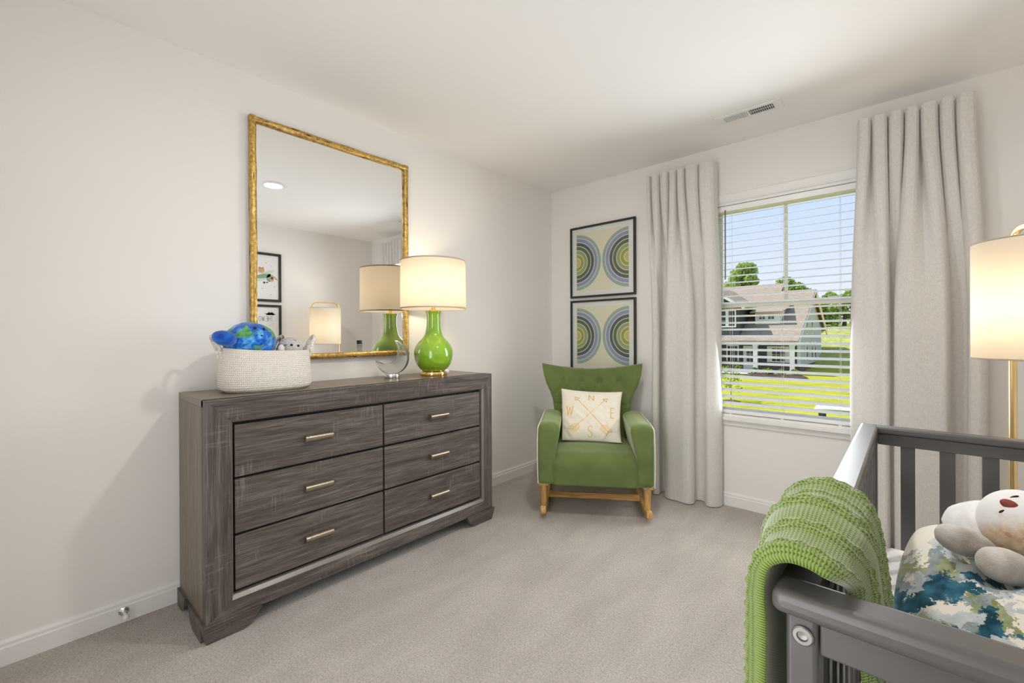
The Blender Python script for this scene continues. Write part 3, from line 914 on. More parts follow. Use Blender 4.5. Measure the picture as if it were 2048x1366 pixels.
# ------------------------------------------------------------------ framed prints
RING = [(0.975, (0.36, 0.46, 0.44, 1)), (0.845, (0.29, 0.34, 0.52, 1)), (0.705, (0.10, 0.11, 0.13, 1)), (0.570, (0.10, 0.165, 0.07, 1)), (0.430, (0.38, 0.39, 0.20, 1)), (0.290, (0.36, 0.40, 0.05, 1)), (0.155, (0.66, 0.52, 0.20, 1))]
M['art_bg'] = flat('art_cream', (0.86, 0.80, 0.63, 1), 0.6)
M['art_line'] = flat('art_line', (0.84, 0.82, 0.70, 1), 0.6)
ring_m = [flat('art_ring_' + n_, c, 0.6) for (_, c), n_ in zip(RING, ('teal', 'blue', 'charcoal', 'forest', 'sage', 'lime', 'amber'))]
def picture_frame(t, plane, c, w_, h_, fwid, depth, mats):
    """frame bars + backing + glazing on a wall; plane 'back' (y=0) or 'right' (x=RX)"""
    def P(a, z, d):   # a horizontal from centre, z vertical from centre, d off the wall
        if plane == 'back': return (c[0] + a, -d, c[2] + z)
        return (RX - d, c[1] - a, c[2] + z)
    def bx(mb, a0, z0, d0, a1, z1, d1):
        p, q = P(a0, z0, d0), P(a1, z1, d1)
        mb.box(*[min(p[i], q[i]) for i in range(3)], *[max(p[i], q[i]) for i in range(3)])
    b = MB(); W, H = w_ / 2, h_ / 2
    bx(b, -W, -H, 0.001, -W + fwid, H, depth); bx(b, W - fwid, -H, 0.001, W, H, depth)
    bx(b, -W + fwid, -H, 0.001, W - fwid, -H + fwid, depth); bx(b, -W + fwid, H - fwid, 0.001, W - fwid, H, depth)
    build('frame', b, mats[0], t, bevel=0.0015, world=True)
    b = MB(); bx(b, -W + fwid, -H + fwid, 0.004, W - fwid, H - fwid, depth * 0.42)
    build('mat_board', b, mats[1], t, world=True)
    return P, depth * 0.42
def half_disc(P, cx, side, r0, r1, d, n=48):
    b = MB(); vs = []
    for k in range(n + 1):
        a = -PI / 2 + PI * k / n
        for r in (r0, r1): vs.append(P(cx + side * r * cos(a), r * sin(a), d))
    b.add(vs, [(2 * k, 2 * k + 1, 2 * k + 3, 2 * k + 2) for k in range(n)])
    return b
def arc_print(cz, label):
    cx = 0.5155
    t = thing('framed_print', label, 'picture', (cx, 0, cz), 0, 'framed arc prints on the window wall')
    P, d0 = picture_frame(t, 'back', (cx, 0, cz), 0.606, 0.603, 0.016, 0.024, (M['frame_black'], M['paper']))
    hw = 0.2425; R = 0.2425
    b = MB(); p, q = P(-hw, -0.247, d0), P(hw, 0.247, d0 + 0.0004)
    b.box(min(p[0], q[0]), min(p[1], q[1]), p[2], q[0], max(p[1], q[1]), q[2])
    art = build('artwork', b, M['art_bg'], t, world=True)
    art['label'] = 'cream sheet printed with two facing half circles of rainbow rings'
    ms = [M['art_line']] + ring_m
    pm = MB()
    for side in (-1, 1):
        e = -side * hw
        pm.cur = 0; g = half_disc(P, e, side, 0.0, 0.985 * R, d0 + 0.0008); pm.add(g.v, g.f)
        for k, (ro, _) in enumerate(RING):
            ri = RING[k + 1][0] + 0.022 if k < 6 else 0.018
            pm.cur = k + 1
            g = half_disc(P, e, side, ri * R, ro * R, d0 + 0.0011 + 0.00001 * k); pm.add(g.v, g.f)
    build('ring_print', pm, ms, art, world=True)
    g = MB(); p, q = P(-0.287, -0.2855, 0.0185), P(0.287, 0.2855, 0.0195)
    g.box(p[0], min(p[1], q[1]), p[2], q[0], max(p[1], q[1]), q[2])
    build('glazing', g, M['picture_glass'], t, world=True)
arc_print(1.775, 'black framed print of facing rainbow half circles, upper of the pair beside the curtain')
arc_print(1.1495, 'black framed print of facing rainbow half circles, lower one behind the green chair')

# prints on the right wall, seen in the mirror
def strokes(mb, P, lines, wd, d):
    for ln in lines:
        for (x0, z0), (x1, z1) in zip(ln[:-1], ln[1:]):
            dx, dz = x1 - x0, z1 - z0; L = math.hypot(dx, dz) or 1; nx, nz = -dz / L * wd / 2, dx / L * wd / 2
            ex, ez = dx / L * wd / 3, dz / L * wd / 3
            mb.add([P(x0 - nx - ex, z0 - nz - ez, d), P(x1 - nx + ex, z1 - nz + ez, d), P(x1 + nx + ex, z1 + nz + ez, d), P(x0 + nx - ex, z0 + nz - ez, d)], [(0, 1, 2, 3)])
def disc(mb, P, cx, cz, rx, rz, d, n=24, a=0.0):
    vs = [P(cx, cz, d)] + [P(cx + rx * cos(2 * PI * k / n) * cos(a) - rz * sin(2 * PI * k / n) * sin(a), cz + rx * cos(2 * PI * k / n) * sin(a) + rz * sin(2 * PI * k / n) * cos(a), d) for k in range(n)]
    mb.add(vs, [(0, 1 + k, 1 + (k + 1) % n) for k in range(n)])
def star(mb, P, cx, cz, r, d):
    vs = [P(cx, cz, d)] + [P(cx + (r if k % 2 == 0 else r * 0.45) * sin(PI * k / 5), cz + (r if k % 2 == 0 else r * 0.45) * cos(PI * k / 5), d) for k in range(10)]
    mb.add(vs, [(0, 1 + k, 1 + (k + 1) % 10) for k in range(10)])
A_GREEN = flat('art_green', (0.22, 0.33, 0.22, 1), 0.6); A_PALE = flat('art_pale_green', (0.55, 0.62, 0.52, 1), 0.6)
A_TAN = flat('art_tan', (0.55, 0.36, 0.20, 1), 0.6); A_FUR = flat('art_fur', (0.62, 0.36, 0.17, 1), 0.6); A_INK = flat('art_ink', (0.06, 0.055, 0.05, 1), 0.6)
A_CLOUD = flat('art_cloud', (0.62, 0.62, 0.64, 1), 0.6); A_SHEET = flat('art_sheet', (0.76, 0.755, 0.75, 1), 0.6)
PW, PH = 0.42, 0.555
PY = -1.180 - PW / 2
t = thing('framed_print', 'black framed nursery print of a small animal in a green plane, upper on right wall', 'picture', (RX, PY, 1.832), 0, 'framed nursery prints on the right wall')
P, d0 = picture_frame(t, 'right', (RX, PY, 1.832), PW, PH, 0.027, 0.022, (M['frame_black'], A_SHEET))
pm = MB(); q = d0 + 0.0006
pm.cur = 0; disc(pm, P, -0.025, 0.012, 0.085, 0.026, q, a=-0.25); disc(pm, P, -0.088, -0.005, 0.034, 0.046, q, a=0.2); disc(pm, P, 0.085, 0.03, 0.05, 0.018, q, a=0.5)
pm.cur = 1; disc(pm, P, -0.082, 0.062, 0.058, 0.016, q + 0.0001, a=-0.35); disc(pm, P, 0.0, -0.03, 0.055, 0.014, q + 0.0001, a=-0.25)
pm.cur = 2; disc(pm, P, -0.112, -0.028, 0.022, 0.018, q + 0.0001); disc(pm, P, -0.135, 0.005, 0.012, 0.05, q + 0.0001, a=-0.9)
pm.cur = 3; disc(pm, P, 0.0, 0.074, 0.034, 0.032, q + 0.0001); disc(pm, P, -0.018, 0.104, 0.009, 0.012, q + 0.0001); disc(pm, P, 0.018, 0.104, 0.009, 0.012, q + 0.0001)
pm.cur = 4; disc(pm, P, -0.006, 0.078, 0.003, 0.003, q + 0.0002); disc(pm, P, -0.06, -0.058, 0.011, 0.007, q + 0.0002); disc(pm, P, -0.03, -0.062, 0.012, 0.012, q + 0.0002); disc(pm, P, -0.114, -0.006, 0.014, 0.016, q + 0.0002)
pm.cur = 2
for sx, sz in ((-0.05, 0.165), (-0.105, 0.132), (-0.14, -0.105), (-0.10, -0.195), (-0.01, -0.128), (0.08, 0.15), (0.12, -0.1), (0.05, -0.2)): star(pm, P, sx, sz, 0.009, q + 0.0001)
build('artwork', pm, [A_GREEN, A_PALE, A_TAN, A_FUR, A_INK], t, world=True)
t = thing('framed_print', 'black framed nursery print with a grey cloud and thin lettering, lower on the right wall', 'picture', (RX, PY, 1.242), 0, 'framed nursery prints on the right wall')
P, d0 = picture_frame(t, 'right', (RX, PY, 1.242), PW, PH, 0.027, 0.022, (M['frame_black'], A_SHEET))
pm = MB(); q = d0 + 0.0006
pm.cur = 0
for cx, cz, rx_, rz_ in ((-0.12, 0.175, 0.026, 0.018), (-0.095, 0.185, 0.026, 0.022), (-0.07, 0.175, 0.03, 0.018), (-0.095, 0.170, 0.05, 0.012)): disc(pm, P, cx, cz, rx_, rz_, q)
pm.cur = 1
def cap(ch, x, z, w_, h_):
    X = lambda a: x + a * w_; Z = lambda c: z + c * h_
    S_ = {'T': [[(0, 1), (1, 1)], [(0.5, 1), (0.5, 0)]], 'H': [[(0, 0), (0, 1)], [(1, 0), (1, 1)], [(0, 0.5), (1, 0.5)]], 'E': [[(1, 1), (0, 1), (0, 0), (1, 0)], [(0, 0.52), (0.8, 0.52)]],
          'W': [[(0, 1), (0.25, 0), (0.5, 0.85), (0.75, 0), (1, 1)]], 'N': [[(0, 0), (0, 1), (1, 0), (1, 1)]],
          'O': [[(0.5 + 0.5 * cos(2 * PI * k / 16), 0.5 + 0.5 * sin(2 * PI * k / 16)) for k in range(17)]],
          'S': [[(0.97, 0.80), (0.86, 0.94), (0.62, 1.0), (0.35, 0.98), (0.12, 0.88), (0.05, 0.74), (0.14, 0.60), (0.38, 0.52), (0.65, 0.45), (0.90, 0.36), (0.97, 0.22), (0.86, 0.08), (0.60, 0.0), (0.32, 0.01), (0.10, 0.10), (0.02, 0.22)]]}[ch]
    return [[(X(a), Z(c)) for a, c in ln] for ln in S_]
for ch, x in (('T', -0.115), ('H', -0.089), ('E', -0.064), ('W', -0.030), ('O', 0.004)):
    strokes(pm, P, cap(ch, x, 0.092, 0.018 if ch not in 'WO' else 0.026, 0.052), 0.0035, q)
pm.cur = 2
for sx, sz in ((-0.035, 0.175), (-0.122, 0.062), (-0.088, 0.040), (-0.06, -0.02), (0.06, 0.15), (-0.12, -0.06)): star(pm, P, sx, sz, 0.009, q + 0.0001)
build('artwork', pm, [A_CLOUD, A_INK, A_TAN], t, world=True)

# ------------------------------------------------------------------ green rocking chair
CH_LOC, CH_ROT = (0.755, -0.546, 0.0), math.radians(33.8)
ch = thing('rocking_chair', 'green velvet wingback rocking chair on honey wood rockers in the room corner', 'chair', CH_LOC, CH_ROT)
def seat_fn(p):
    x, y, z = p; z = max(z, 0.221)
    k = sstep(0.30, 0.41, z)
    z2 = z + 0.020 * k * (1 - (x / 0.30) ** 2) - 0.012 * k * sstep(-0.1, -0.36, y)
    y2 = y - 0.010 * (1 - (x / 0.30) ** 2) * sstep(0.225, 0.34, z) * (1 if y < -0.25 else 0)
    return Vector((x, y2, z2))
b = MB(); b.rbox(-0.284, -0.353, 0.100, 0.284, 0.20, 0.412, 0.07, 14, seat_fn)
build('seat', b, M['velvet'], ch, weld=0.0005, smooth=180)
for sg in (-1, 1):
    def arm_fn(p, sg=sg):
        x, y, z = p
        t = (z - 0.22) / 0.38
        if x < 0.30: x = x - 0.035 * sstep(0.35, 0.95, t) * sstep(0.30, 0.255, x)
        z2 = z + 0.015 * sstep(0.55, 0.6, z) * (1 - ((x - 0.29) / 0.08) ** 2) - 0.012 * sstep(0.45, 0.6, z) * sstep(-0.3, -0.36, y)
        y2 = y + 0.02 * sstep(0.4, 0.6, z) * sstep(-0.3, -0.36, y)
        return Vector((sg * x, y2, z2))
    b = MB(); b.rbox(0.252, -0.356, 0.220, 0.357, 0.235, 0.590, 0.030, 12, arm_fn)
    build('arm', b, M['velvet'], ch, weld=0.0005, smooth=180)
    pts = [(sg * 0.3545, -0.349, 0.226), (sg * 0.3575, -0.349, 0.35), (sg * 0.3575, -0.343, 0.48), (sg * 0.356, -0.330, 0.562), (sg * 0.350, -0.305, 0.588), (sg * 0.347, -0.20, 0.594), (sg * 0.347, 0.0, 0.594), (sg * 0.347, 0.20, 0.592)]
    b = MB(); b.tube(catmull(pts, 6), 0.0034, 8)
    build('arm_piping', b, M['piping'], ch, smooth=60)
def hw_back(z):
    return interp(z, [0.34, 0.50, 0.60, 0.68, 0.74, 0.80, 0.86, 0.92, 0.99], [0.275, 0.278, 0.282, 0.290, 0.308, 0.335, 0.353, 0.364, 0.368])
BT = [(-0.200, 0.822), (-0.070, 0.812), (0.060, 0.812), (0.195, 0.822)]
def back_pt(s, t, side):
    zt = 0.902 + 0.048 * abs(s) ** 2.0
    z = lerp(0.34, zt, t)
    hw = hw_back(z) * (1 - 0.015 * (1 - t))
    x = s * hw
    yc = 0.185 + 0.135 * (z - 0.34) / 0.6
    wing = sstep(0.55, 0.85, z)
    yc -= (0.035 + 0.085 * wing) * abs(s) ** 2.4
    th = 0.055 * (max(0, 1 - abs(s) ** 8) ** 0.5) * (max(0, 1 - t ** 14) ** 0.5)
    y = yc - th if side < 0 else yc + th * 0.9
    if side < 0:
        for bx, bz in BT:
            d2 = (x - bx) ** 2 + (z - bz) ** 2
            y += 0.016 * math.exp(-d2 / (2 * 0.017 ** 2))
            if z > bz: y += 0.006 * math.exp(-((x - bx) / 0.006) ** 2)
            else:
                for sl in (-0.62, 0.62):
                    if z > bz - 0.11: y += 0.005 * math.exp(-((x - bx - sl * (bz - z)) / 0.006) ** 2)
        y += 0.006 * math.exp(-((z - 0.655 + 0.03 * (1 - abs(s))) / 0.006) ** 2) * sstep(0.55, 0.75, abs(s))
    return Vector((x, y, z))
b = MB()
NU, NV = 120, 90
cosmap = lambda u: -cos(PI * u) * 0.55 + (2 * u - 1) * 0.45
b.grid(lambda u, v: back_pt(cosmap(u), v, -1), NU, NV)
b.grid(lambda u, v: back_pt(cosmap(u), v, 1), NU, NV, flip=True)
build('backrest', b, M['velvet'], ch, weld=0.0006, smooth=180)
for bx, bz in BT:
    s_ = bx / hw_back(bz); t_ = (bz - 0.34) / (0.902 + 0.048 * s_ * s_ - 0.34)
    p = back_pt(s_, t_, -1)
    b = MB(); b.ell((p.x, p.y - 0.004, p.z), (0.0105, 0.007, 0.0105), 18)
    build('button', b, M['velvet'], ch, smooth=180)
for sg in (-1, 1):
    x = sg * 0.322
    arc = lambda y: 0.004 + 0.30 * (y - 0.06) ** 2 * 0.62
    top = [(y, arc(y) + 0.040) for y in [0.47 - 0.79 * k / 24 for k in range(25)]]
    bot = [(y, arc(y)) for y in [-0.345 + 0.815 * k / 24 for k in range(25)]]
    knob = [(-0.325, arc(-0.325) + 0.043), (-0.338, arc(-0.338) + 0.053), (-0.352, arc(-0.35) + 0.052), (-0.362, arc(-0.36) + 0.038), (-0.362, arc(-0.36) + 0.016), (-0.356, arc(-0.355) + 0.002)]
    poly = top + knob + bot
    b = MB(); b.prism(poly, 0, x - 0.0165, x + 0.0165)
    build('rocker', b, M['beech'], ch, bevel=0.003)
    for ly in (-0.292, 0.20):
        zb_ = arc(ly) + 0.030
        b = MB(); b.tube([(x, ly, 0.222), (x, ly, 0.20), (x, ly + 0.003, 0.12), (x, ly + 0.004, zb_)], [0.0215, 0.0215, 0.0185, 0.0155], 18)
        l_ = build('leg', b, M['beech'], ch, smooth=50)
        b = MB(); b.box(x - 0.030, ly - 0.028, 0.204, x + 0.030, ly + 0.028, 0.222)
        build('mounting_block', b, M['beech'], l_, bevel=0.002)
M['beech_x'] = wood_mat('honey_wood_cross', (0.42, 0.22, 0.06, 1), (0.58, 0.34, 0.11, 1), (0.70, 0.45, 0.18, 1), 0, 0.4, 0.6, saw=0)
b = MB(); b.box(-0.302, -0.085, 0.046, 0.302, -0.065, 0.086)
build('stretcher', b, M['beech_x'], ch, bevel=0.003)
b = MB(); b.box(-0.302, 0.315, 0.058, 0.302, 0.335, 0.098)
build('stretcher', b, M['beech'], ch, bevel=0.003)

# cushion with a compass print, leaning in the chair
cu_o = thing('compass_cushion', 'cream square cushion with gold compass letters and crossed arrows on the green chair', 'cushion', (0, 0, 0))
cc = Matrix.Rotation(CH_ROT, 3, 'Z') @ Vector((-0.016, 0.012, 0.590)) + Vector(CH_LOC)
cu_o.location = cc
cu_o.rotation_euler = (math.radians(-30), math.radians(2.0), CH_ROT - math.radians(3))
chM = matrix_of(ch); chI = chM.inverted(); cuM = matrix_of(cu_o); cuI = cuM.inverted()
def cushion_pt(u, v, side, half=0.198, th=0.060):
    k = (max(0, 1 - abs(u) ** 2.6) * max(0, 1 - abs(v) ** 2.6)) ** 0.55
    x = u * half * 1.10 * (1 - 0.075 * (1 - v * v) * abs(u)) ; z = v * half * (1 - 0.075 * (1 - u * u) * abs(v))
    wr = 0.006 * mnoise.noise(Vector((u * 2.2, v * 2.2, 3.1))) + 0.004 * mnoise.noise(Vector((u * 5, v * 5 + u * 3, 1.7)))
    wr += 0.006 * math.exp(-((u - 0.62 * v - 0.95) / 0.07) ** 2) - 0.006 * math.exp(-((u + 0.7 * v + 1.25) / 0.06) ** 2)
    p = cuM @ Vector((x, side * (th * k + wr * min(1, k * 1.6)), z))
    p.z = max(p.z, 0.4365 if side < 0 else 0.4355)      # rests on the seat
    q = chI @ p
    if q.z < 0.63: q.x = max(-0.2115, min(0.2115, q.x)); p = chM @ q
    return cuI @ p
b = MB()
b.grid(lambda u, v: cushion_pt(2 * u - 1, 2 * v - 1, -1), 64, 64)
b.grid(lambda u, v: cushion_pt(2 * u - 1, 2 * v - 1, 1), 64, 64, flip=True)
build('cover', b, M['cream_cotton'], cu_o, weld=0.0005, smooth=180)
pm = MB()
def cstroke(pts, wd, seg=14):
    for (x0, z0), (x1, z1) in zip(pts[:-1], pts[1:]):
        L = math.hypot(x1 - x0, z1 - z0); n = max(1, int(L / 0.05)); nx, nz = -(z1 - z0) / L * wd / 2, (x1 - x0) / L * wd / 2
        vs = []
        for k in range(n + 1):
            t = k / n; x, z = lerp(x0, x1, t), lerp(z0, z1, t)
            for q in (-1, 1):
                p = cushion_pt(x + nx * q, z + nz * q, -1); p.y -= 0.0009; vs.append(p)
        pm.add(vs, [(2 * k, 2 * k + 1, 2 * k + 3, 2 * k + 2) for k in range(n)])
for ch_, x, z, w_, h_ in (('N', -0.065, 0.50, 0.15, 0.24), ('W', -0.80, -0.10, 0.22, 0.36), ('E', 0.66, -0.10, 0.11, 0.36), ('S', -0.055, -0.86, 0.13, 0.40)):
    for ln in cap(ch_, x, z, w_, h_): cstroke(ln, 0.024)
for sg in (-1, 1):
    a0, a1 = Vector((sg * 0.52, 0.62)), Vector((-sg * 0.44, -0.48))
    d = (a0 - a1).normalized(); nn = Vector((-d.y, d.x))
    cstroke([tuple(a0 - d * 0.12), tuple(a1)], 0.022)
    tip, bs = a0 + d * 0.02, a0 - d * 0.13
    tri = [tuple(tip), tuple(bs + nn * 0.085), tuple(bs + d * 0.03), tuple(bs - nn * 0.085), tuple(tip)]
    cstroke(tri, 0.020)
    for k in range(6):
        q = a1 + d * (0.10 - 0.055 * k)
        for s2 in (-1, 1): cstroke([tuple(q), tuple(q - d * 0.10 + nn * s2 * 0.15)], 0.017)
    cstroke([tuple(a1), tuple(a1 - d * 0.25)], 0.02)
build('compass_print', pm, M['gold_print'], cu_o)

# ------------------------------------------------------------------ curtains
def resample(pts, n):
    P = [Vector((p[0], p[1], 0)) for p in pts]; L = [0]
    for a, c in zip(P[:-1], P[1:]): L.append(L[-1] + (c - a).length)
    T = L[-1]; xs = [p.x for p in P]; ys = [p.y for p in P]
    return [(interp(T * k / (n - 1), L, xs), interp(T * k / (n - 1), L, ys)) for k in range(n)]
def curtain(name_label, edges, bottom, ztop, zbot, seed):
    t = thing('curtain', name_label, 'curtain', (edges[0] / 2 + edges[-1] / 2, -0.1, 0), 0, 'linen curtains at the window')
    tp = [(edges[0] - 0.004, -0.075)]
    for e0, e1 in zip(edges[:-1], edges[1:]):
        w_ = e1 - e0
        tp += [(e0 + 0.002, -0.100), (e0 + 0.05 * w_, -0.132), (e0 + 0.20 * w_, -0.150), (e0 + 0.5 * w_, -0.156), (e0 + 0.80 * w_, -0.150), (e0 + 0.95 * w_, -0.132), (e1 - 0.002, -0.100), (e1, -0.070)]
    N = 360
    T = resample(tp, N)
    Bp = resample([(p.x, p.y) for p in catmull([(x, y, 0) for x, y in bottom], 8)], N)
    # keep fold creases aligned: straight parameter blend
    NZ = 70
    def fn(u, v):
        k = min(N - 1, int(round(u * (N - 1))))
        s_ = sstep(0.03, 0.48, v) ** 0.85
        x = lerp(T[k][0], Bp[k][0], s_); y = lerp(T[k][1], Bp[k][1], s_)
        nz = mnoise.noise(Vector((u * 9 + seed, v * 3.2, seed)))
        nz2 = mnoise.noise(Vector((u * 26 + seed, v * 1.2, seed * 2)))
        m = sin(PI * min(1, v * 1.02)) 
        y += (0.010 * nz + 0.004 * nz2) * m
        x += 0.006 * nz * m
        z = lerp(ztop, zbot, v)
        y = min(y, -0.028)
        return (x, y, z)
    b = MB(); b.grid(fn, N - 1, NZ)
    o = build('drape', b, M['linen'], t, smooth=180, world=True)
    b = MB(); b.tube([(edges[0] + 0.02, -0.062, ztop - 0.02), (edges[-1] - 0.02, -0.062, ztop - 0.02)], 0.007, 10)
    for x in (edges[0] + 0.05, edges[-1] - 0.05): b.box(x - 0.008, -0.062, ztop - 0.03, x + 0.008, 0.0, ztop - 0.012)
    build('rod', b, M['white'], t, world=True)
    return t
curtain('pale grey linen curtain left of the window, behind the green chair',
        [0.966, 0.998, 1.062, 1.129, 1.186, 1.242, 1.333, 1.437],
        [(0.997, -0.06), (0.999, -0.12), (1.015, -0.150), (1.038, -0.152), (1.052, -0.128), (1.043, -0.075), (1.052, -0.042), (1.088, -0.040), (1.104, -0.065), (1.095, -0.130), (1.108, -0.160), (1.14, -0.178), (1.19, -0.175), (1.25, -0.185), (1.284, -0.178), (1.302, -0.140), (1.292, -0.085), (1.31, -0.060), (1.345, -0.070), (1.38, -0.130), (1.42, -0.128), (1.448, -0.095), (1.457, -0.055)],
        2.312, 0.008, 1.3)
curtain('pale grey linen curtain right of the window, behind the crib and floor lamp',
        [2.182, 2.244, 2.312, 2.377, 2.436, 2.506, 2.564, 2.638],
        [(2.148, -0.06), (2.152, -0.12), (2.19, -0.150), (2.25, -0.140), (2.297, -0.162), (2.318, -0.125), (2.312, -0.070), (2.326, -0.042), (2.340, -0.070), (2.333, -0.135), (2.348, -0.165), (2.40, -0.178), (2.47, -0.172), (2.525, -0.172), (2.545, -0.125), (2.545, -0.07), (2.575, -0.05), (2.605, -0.07), (2.606, -0.13), (2.64, -0.15), (2.67, -0.12), (2.678, -0.06)],
        2.322, 0.008, 4.7)

# ------------------------------------------------------------------ floor lamp
FX, FY = 2.735, -0.82
fl = thing('floor_lamp', 'lit brass floor lamp with looped frame and white drum shade behind the crib', 'lamp', (FX, FY, 0), math.atan2(0.935, -0.353))
b = MB(); b.rbox(-0.17, -0.11, 0.0, 0.17, 0.11, 0.022, 0.006, 3)
build('base', b, M['brass_soft'], fl, smooth=40)
pth = [(-0.145, 0, 0.02), (-0.145, 0, 0.4), (-0.145, 0, 0.8), (-0.145, 0, 1.2), (-0.145, 0, 1.49)]
pth += [(-0.145 + 0.055 * (1 - cos(a)), 0, 1.495 + 0.055 * sin(a)) for a in [PI / 2 * k / 8 for k in range(1, 9)]]
pth += [(0.145 - 0.055 * (1 - cos(a)), 0, 1.495 + 0.055 * sin(a)) for a in [PI / 2 * k / 8 for k in range(8, -1, -1)]]
pth += [(0.145, 0, 1.2), (0.145, 0, 0.8), (0.145, 0, 0.4), (0.145, 0, 0.02)]
b = MB(); b.tube(pth, 0.0085, 12, sq=(1.15, 1.15, 0.35))
build('hoop_frame', b, M['brass_soft'], fl, smooth=50)
FR, FZ0, FZ1 = 0.172, 1.068, 1.486
b = MB(); b.grid(lambda u, v: (FR * cos(2 * PI * u), FR * sin(2 * PI * u), lerp(FZ0, FZ1, v)), 72, 8, cu=True)
sh = build('lamp_shade', b, M['shade'], fl, smooth=60)
for z in (FZ0, FZ1):
    b = MB()
    b.grid(lambda u, v, z=z: ((FR + 0.0015 * cos(2 * PI * v)) * cos(2 * PI * u), (FR + 0.0015 * cos(2 * PI * v)) * sin(2 * PI * u), z + 0.003 * sin(2 * PI * v)), 72, 8, cu=True, cv=True)
    build('shade_trim', b, M['shade'], sh, smooth=60)
b = MB(); b.tube([(-0.145, 0, 1.14), (0.145, 0, 1.14)], 0.005, 8); b.lathe([(0, 1.13), (0.016, 1.13), (0.016, 1.20), (0, 1.20)], 16)
build('socket', b, M['brass_soft'], fl, smooth=40)
b = MB(); b.lathe([(0, 1.200), (0.013, 1.202), (0.016, 1.217), (0.027, 1.240), (0.030, 1.260), (0.026, 1.278), (0.014, 1.290), (0, 1.293)], 20)
build('bulb', b, M['bulb'], fl, smooth=60)

# ------------------------------------------------------------------ crib
cr = thing('crib', 'dark grey painted wooden baby crib with flat slats in the right foreground', 'crib', (2.63, -1.88, 0))
CX0, CX1, CYN, CYF = 2.262, 2.985, -2.575, -1.187
def part(name, fn, mat='crib', bevel=0.006, parent=None, seg=3):
    b = MB(); fn(b); return build(name, b, M[mat], parent or cr, bevel=bevel, seg=seg, world=True)
part('post', lambda b: b.box(2.274, -2.562, 0.0, 2.308, -2.515, 0.820))
part('post', lambda b: b.box(2.939, -2.562, 0.0, 2.973, -2.515, 0.820))
part('post', lambda b: b.box(2.274, -1.240, 0.0, 2.309, -1.194, 0.818))
part('post', lambda b: b.box(2.939, -1.240, 0.0, 2.973, -1.194, 0.818))
# end rails (cap + apron) and side rails
part('end_rail', lambda b: b.box(CX0, -2.585, 0.819, CX1, -2.530, 0.848), bevel=0.011, seg=4)
part('end_apron', lambda b: b.box(2.309, -2.558, 0.772, 2.938, -2.534, 0.818), bevel=0.003)
part('end_rail', lambda b: b.box(CX0 + 0.002, -1.238, 0.817, CX1, CYF, 0.840), bevel=0.006)
part('end_apron', lambda b: b.box(2.310, -1.226, 0.778, 2.938, -1.203, 0.816), bevel=0.003)
part('side_rail', lambda b: b.box(CX0, -2.529, 0.816, 2.312, CYF - 0.0005, 0.8405), bevel=0.007)
part('side_rail', lambda b: b.box(2.935, -2.529, 0.816, CX1, -1.239, 0.8405), bevel=0.007)
part('side_apron', lambda b: b.box(2.281, -2.514, 0.774, 2.304, -1.241, 0.8155), bevel=0.003)
part('side_apron', lambda b: b.box(2.943, -2.514, 0.774, 2.966, -1.241, 0.8155), bevel=0.003)
for y0, y1 in ((-2.556, -2.534), (-1.226, -1.203)): part('bottom_rail', lambda b: b.box(2.309, y0, 0.235, 2.938, y1, 0.295), bevel=0.003)
for x0 in (2.281, 2.943): part('bottom_rail', lambda b: b.box(x0, -2.514, 0.235, x0 + 0.022, -1.241, 0.295), bevel=0.003)
for yy in (-2.545, -1.2145):
    for k in range(6):
        x = 2.369 + 0.0945 * k
        part('slat', lambda b: b.box(x, yy - 0.006, 0.293, x + 0.0365, yy + 0.006, 0.780), bevel=0.002, seg=2)
for xx in (2.2925, 2.9545):
    for k in range(13):
        y = -2.455 + 0.0945 * k - 0.018
        part('slat', lambda b: b.box(xx - 0.006, y, 0.293, xx + 0.006, y + 0.0365, 0.778), bevel=0.002, seg=2)
part('mattress_support', lambda b: b.box(2.309, -2.512, 0.296, 2.938, -1.243, 0.312), bevel=0.002)
rx90 = Matrix.Rotation(PI / 2, 3, 'X')
def bolt(px, pz):
    b = MB(); b.lathe([(0, 0.0), (0.0115, 0.0), (0.0115, 0.0025), (0.0100, 0.0038), (0.0062, 0.0038), (0.0052, 0.0012), (0.0, 0.0008)], 28)
    b.v = [tuple(rx90 @ Vector(p) + Vector((px, -2.5625, pz))) for p in b.v]
    return b
M['bolt'] = flat('pewter_bolt', (0.30, 0.285, 0.27, 1), 0.35, 0.8)
for px in (2.2925, 2.956): build('bolt', bolt(px, 0.792), M['bolt'], cr, smooth=40, world=True)

def mattress_fn(p):
    x, y, z = p
    if z > 0.36:
        f = mnoise.noise(Vector((x * 3.0, y * 34 + 2.5 * mnoise.noise(Vector((x * 5, y * 4, 0))), 0.7))) * 0.5 + 0.5 * mnoise.noise(Vector((x * 7, y * 60, 3.7)))
        edge = sstep(0.08, 0.0, x - 2.31)
        z += 0.012 * f * (0.35 + 1.5 * edge) * sstep(0.36, 0.44, z)
        x += 0.006 * f * edge * sstep(0.445, 0.40, z)
    return Vector((x, y, z))
b = MB()
b.rbox(2.3115, -2.505, 0.3135, 2.933, -1.248, 0.452, 0.045, 20, None)
# denser top for the gathers
b2 = MB()
def mt(u, v):
    x = lerp(2.345, 2.90, u); y = lerp(-2.47, -1.283, v)
    ed = min(1, min(u, 1 - u) * 22, min(v, 1 - v) * 40)
    p = mattress_fn(Vector((x, y, 0.4525)))
    return (x, y, lerp(0.4515, p.z + 0.006, ed))
b2.grid(mt, 70, 260)
b.add(b2.v, b2.f)
ms_ = build('crib_mattress', b, M['sheet'], smooth=60)
tag(ms_, 'crib mattress in a gathered white fitted sheet inside the grey crib', 'mattress')

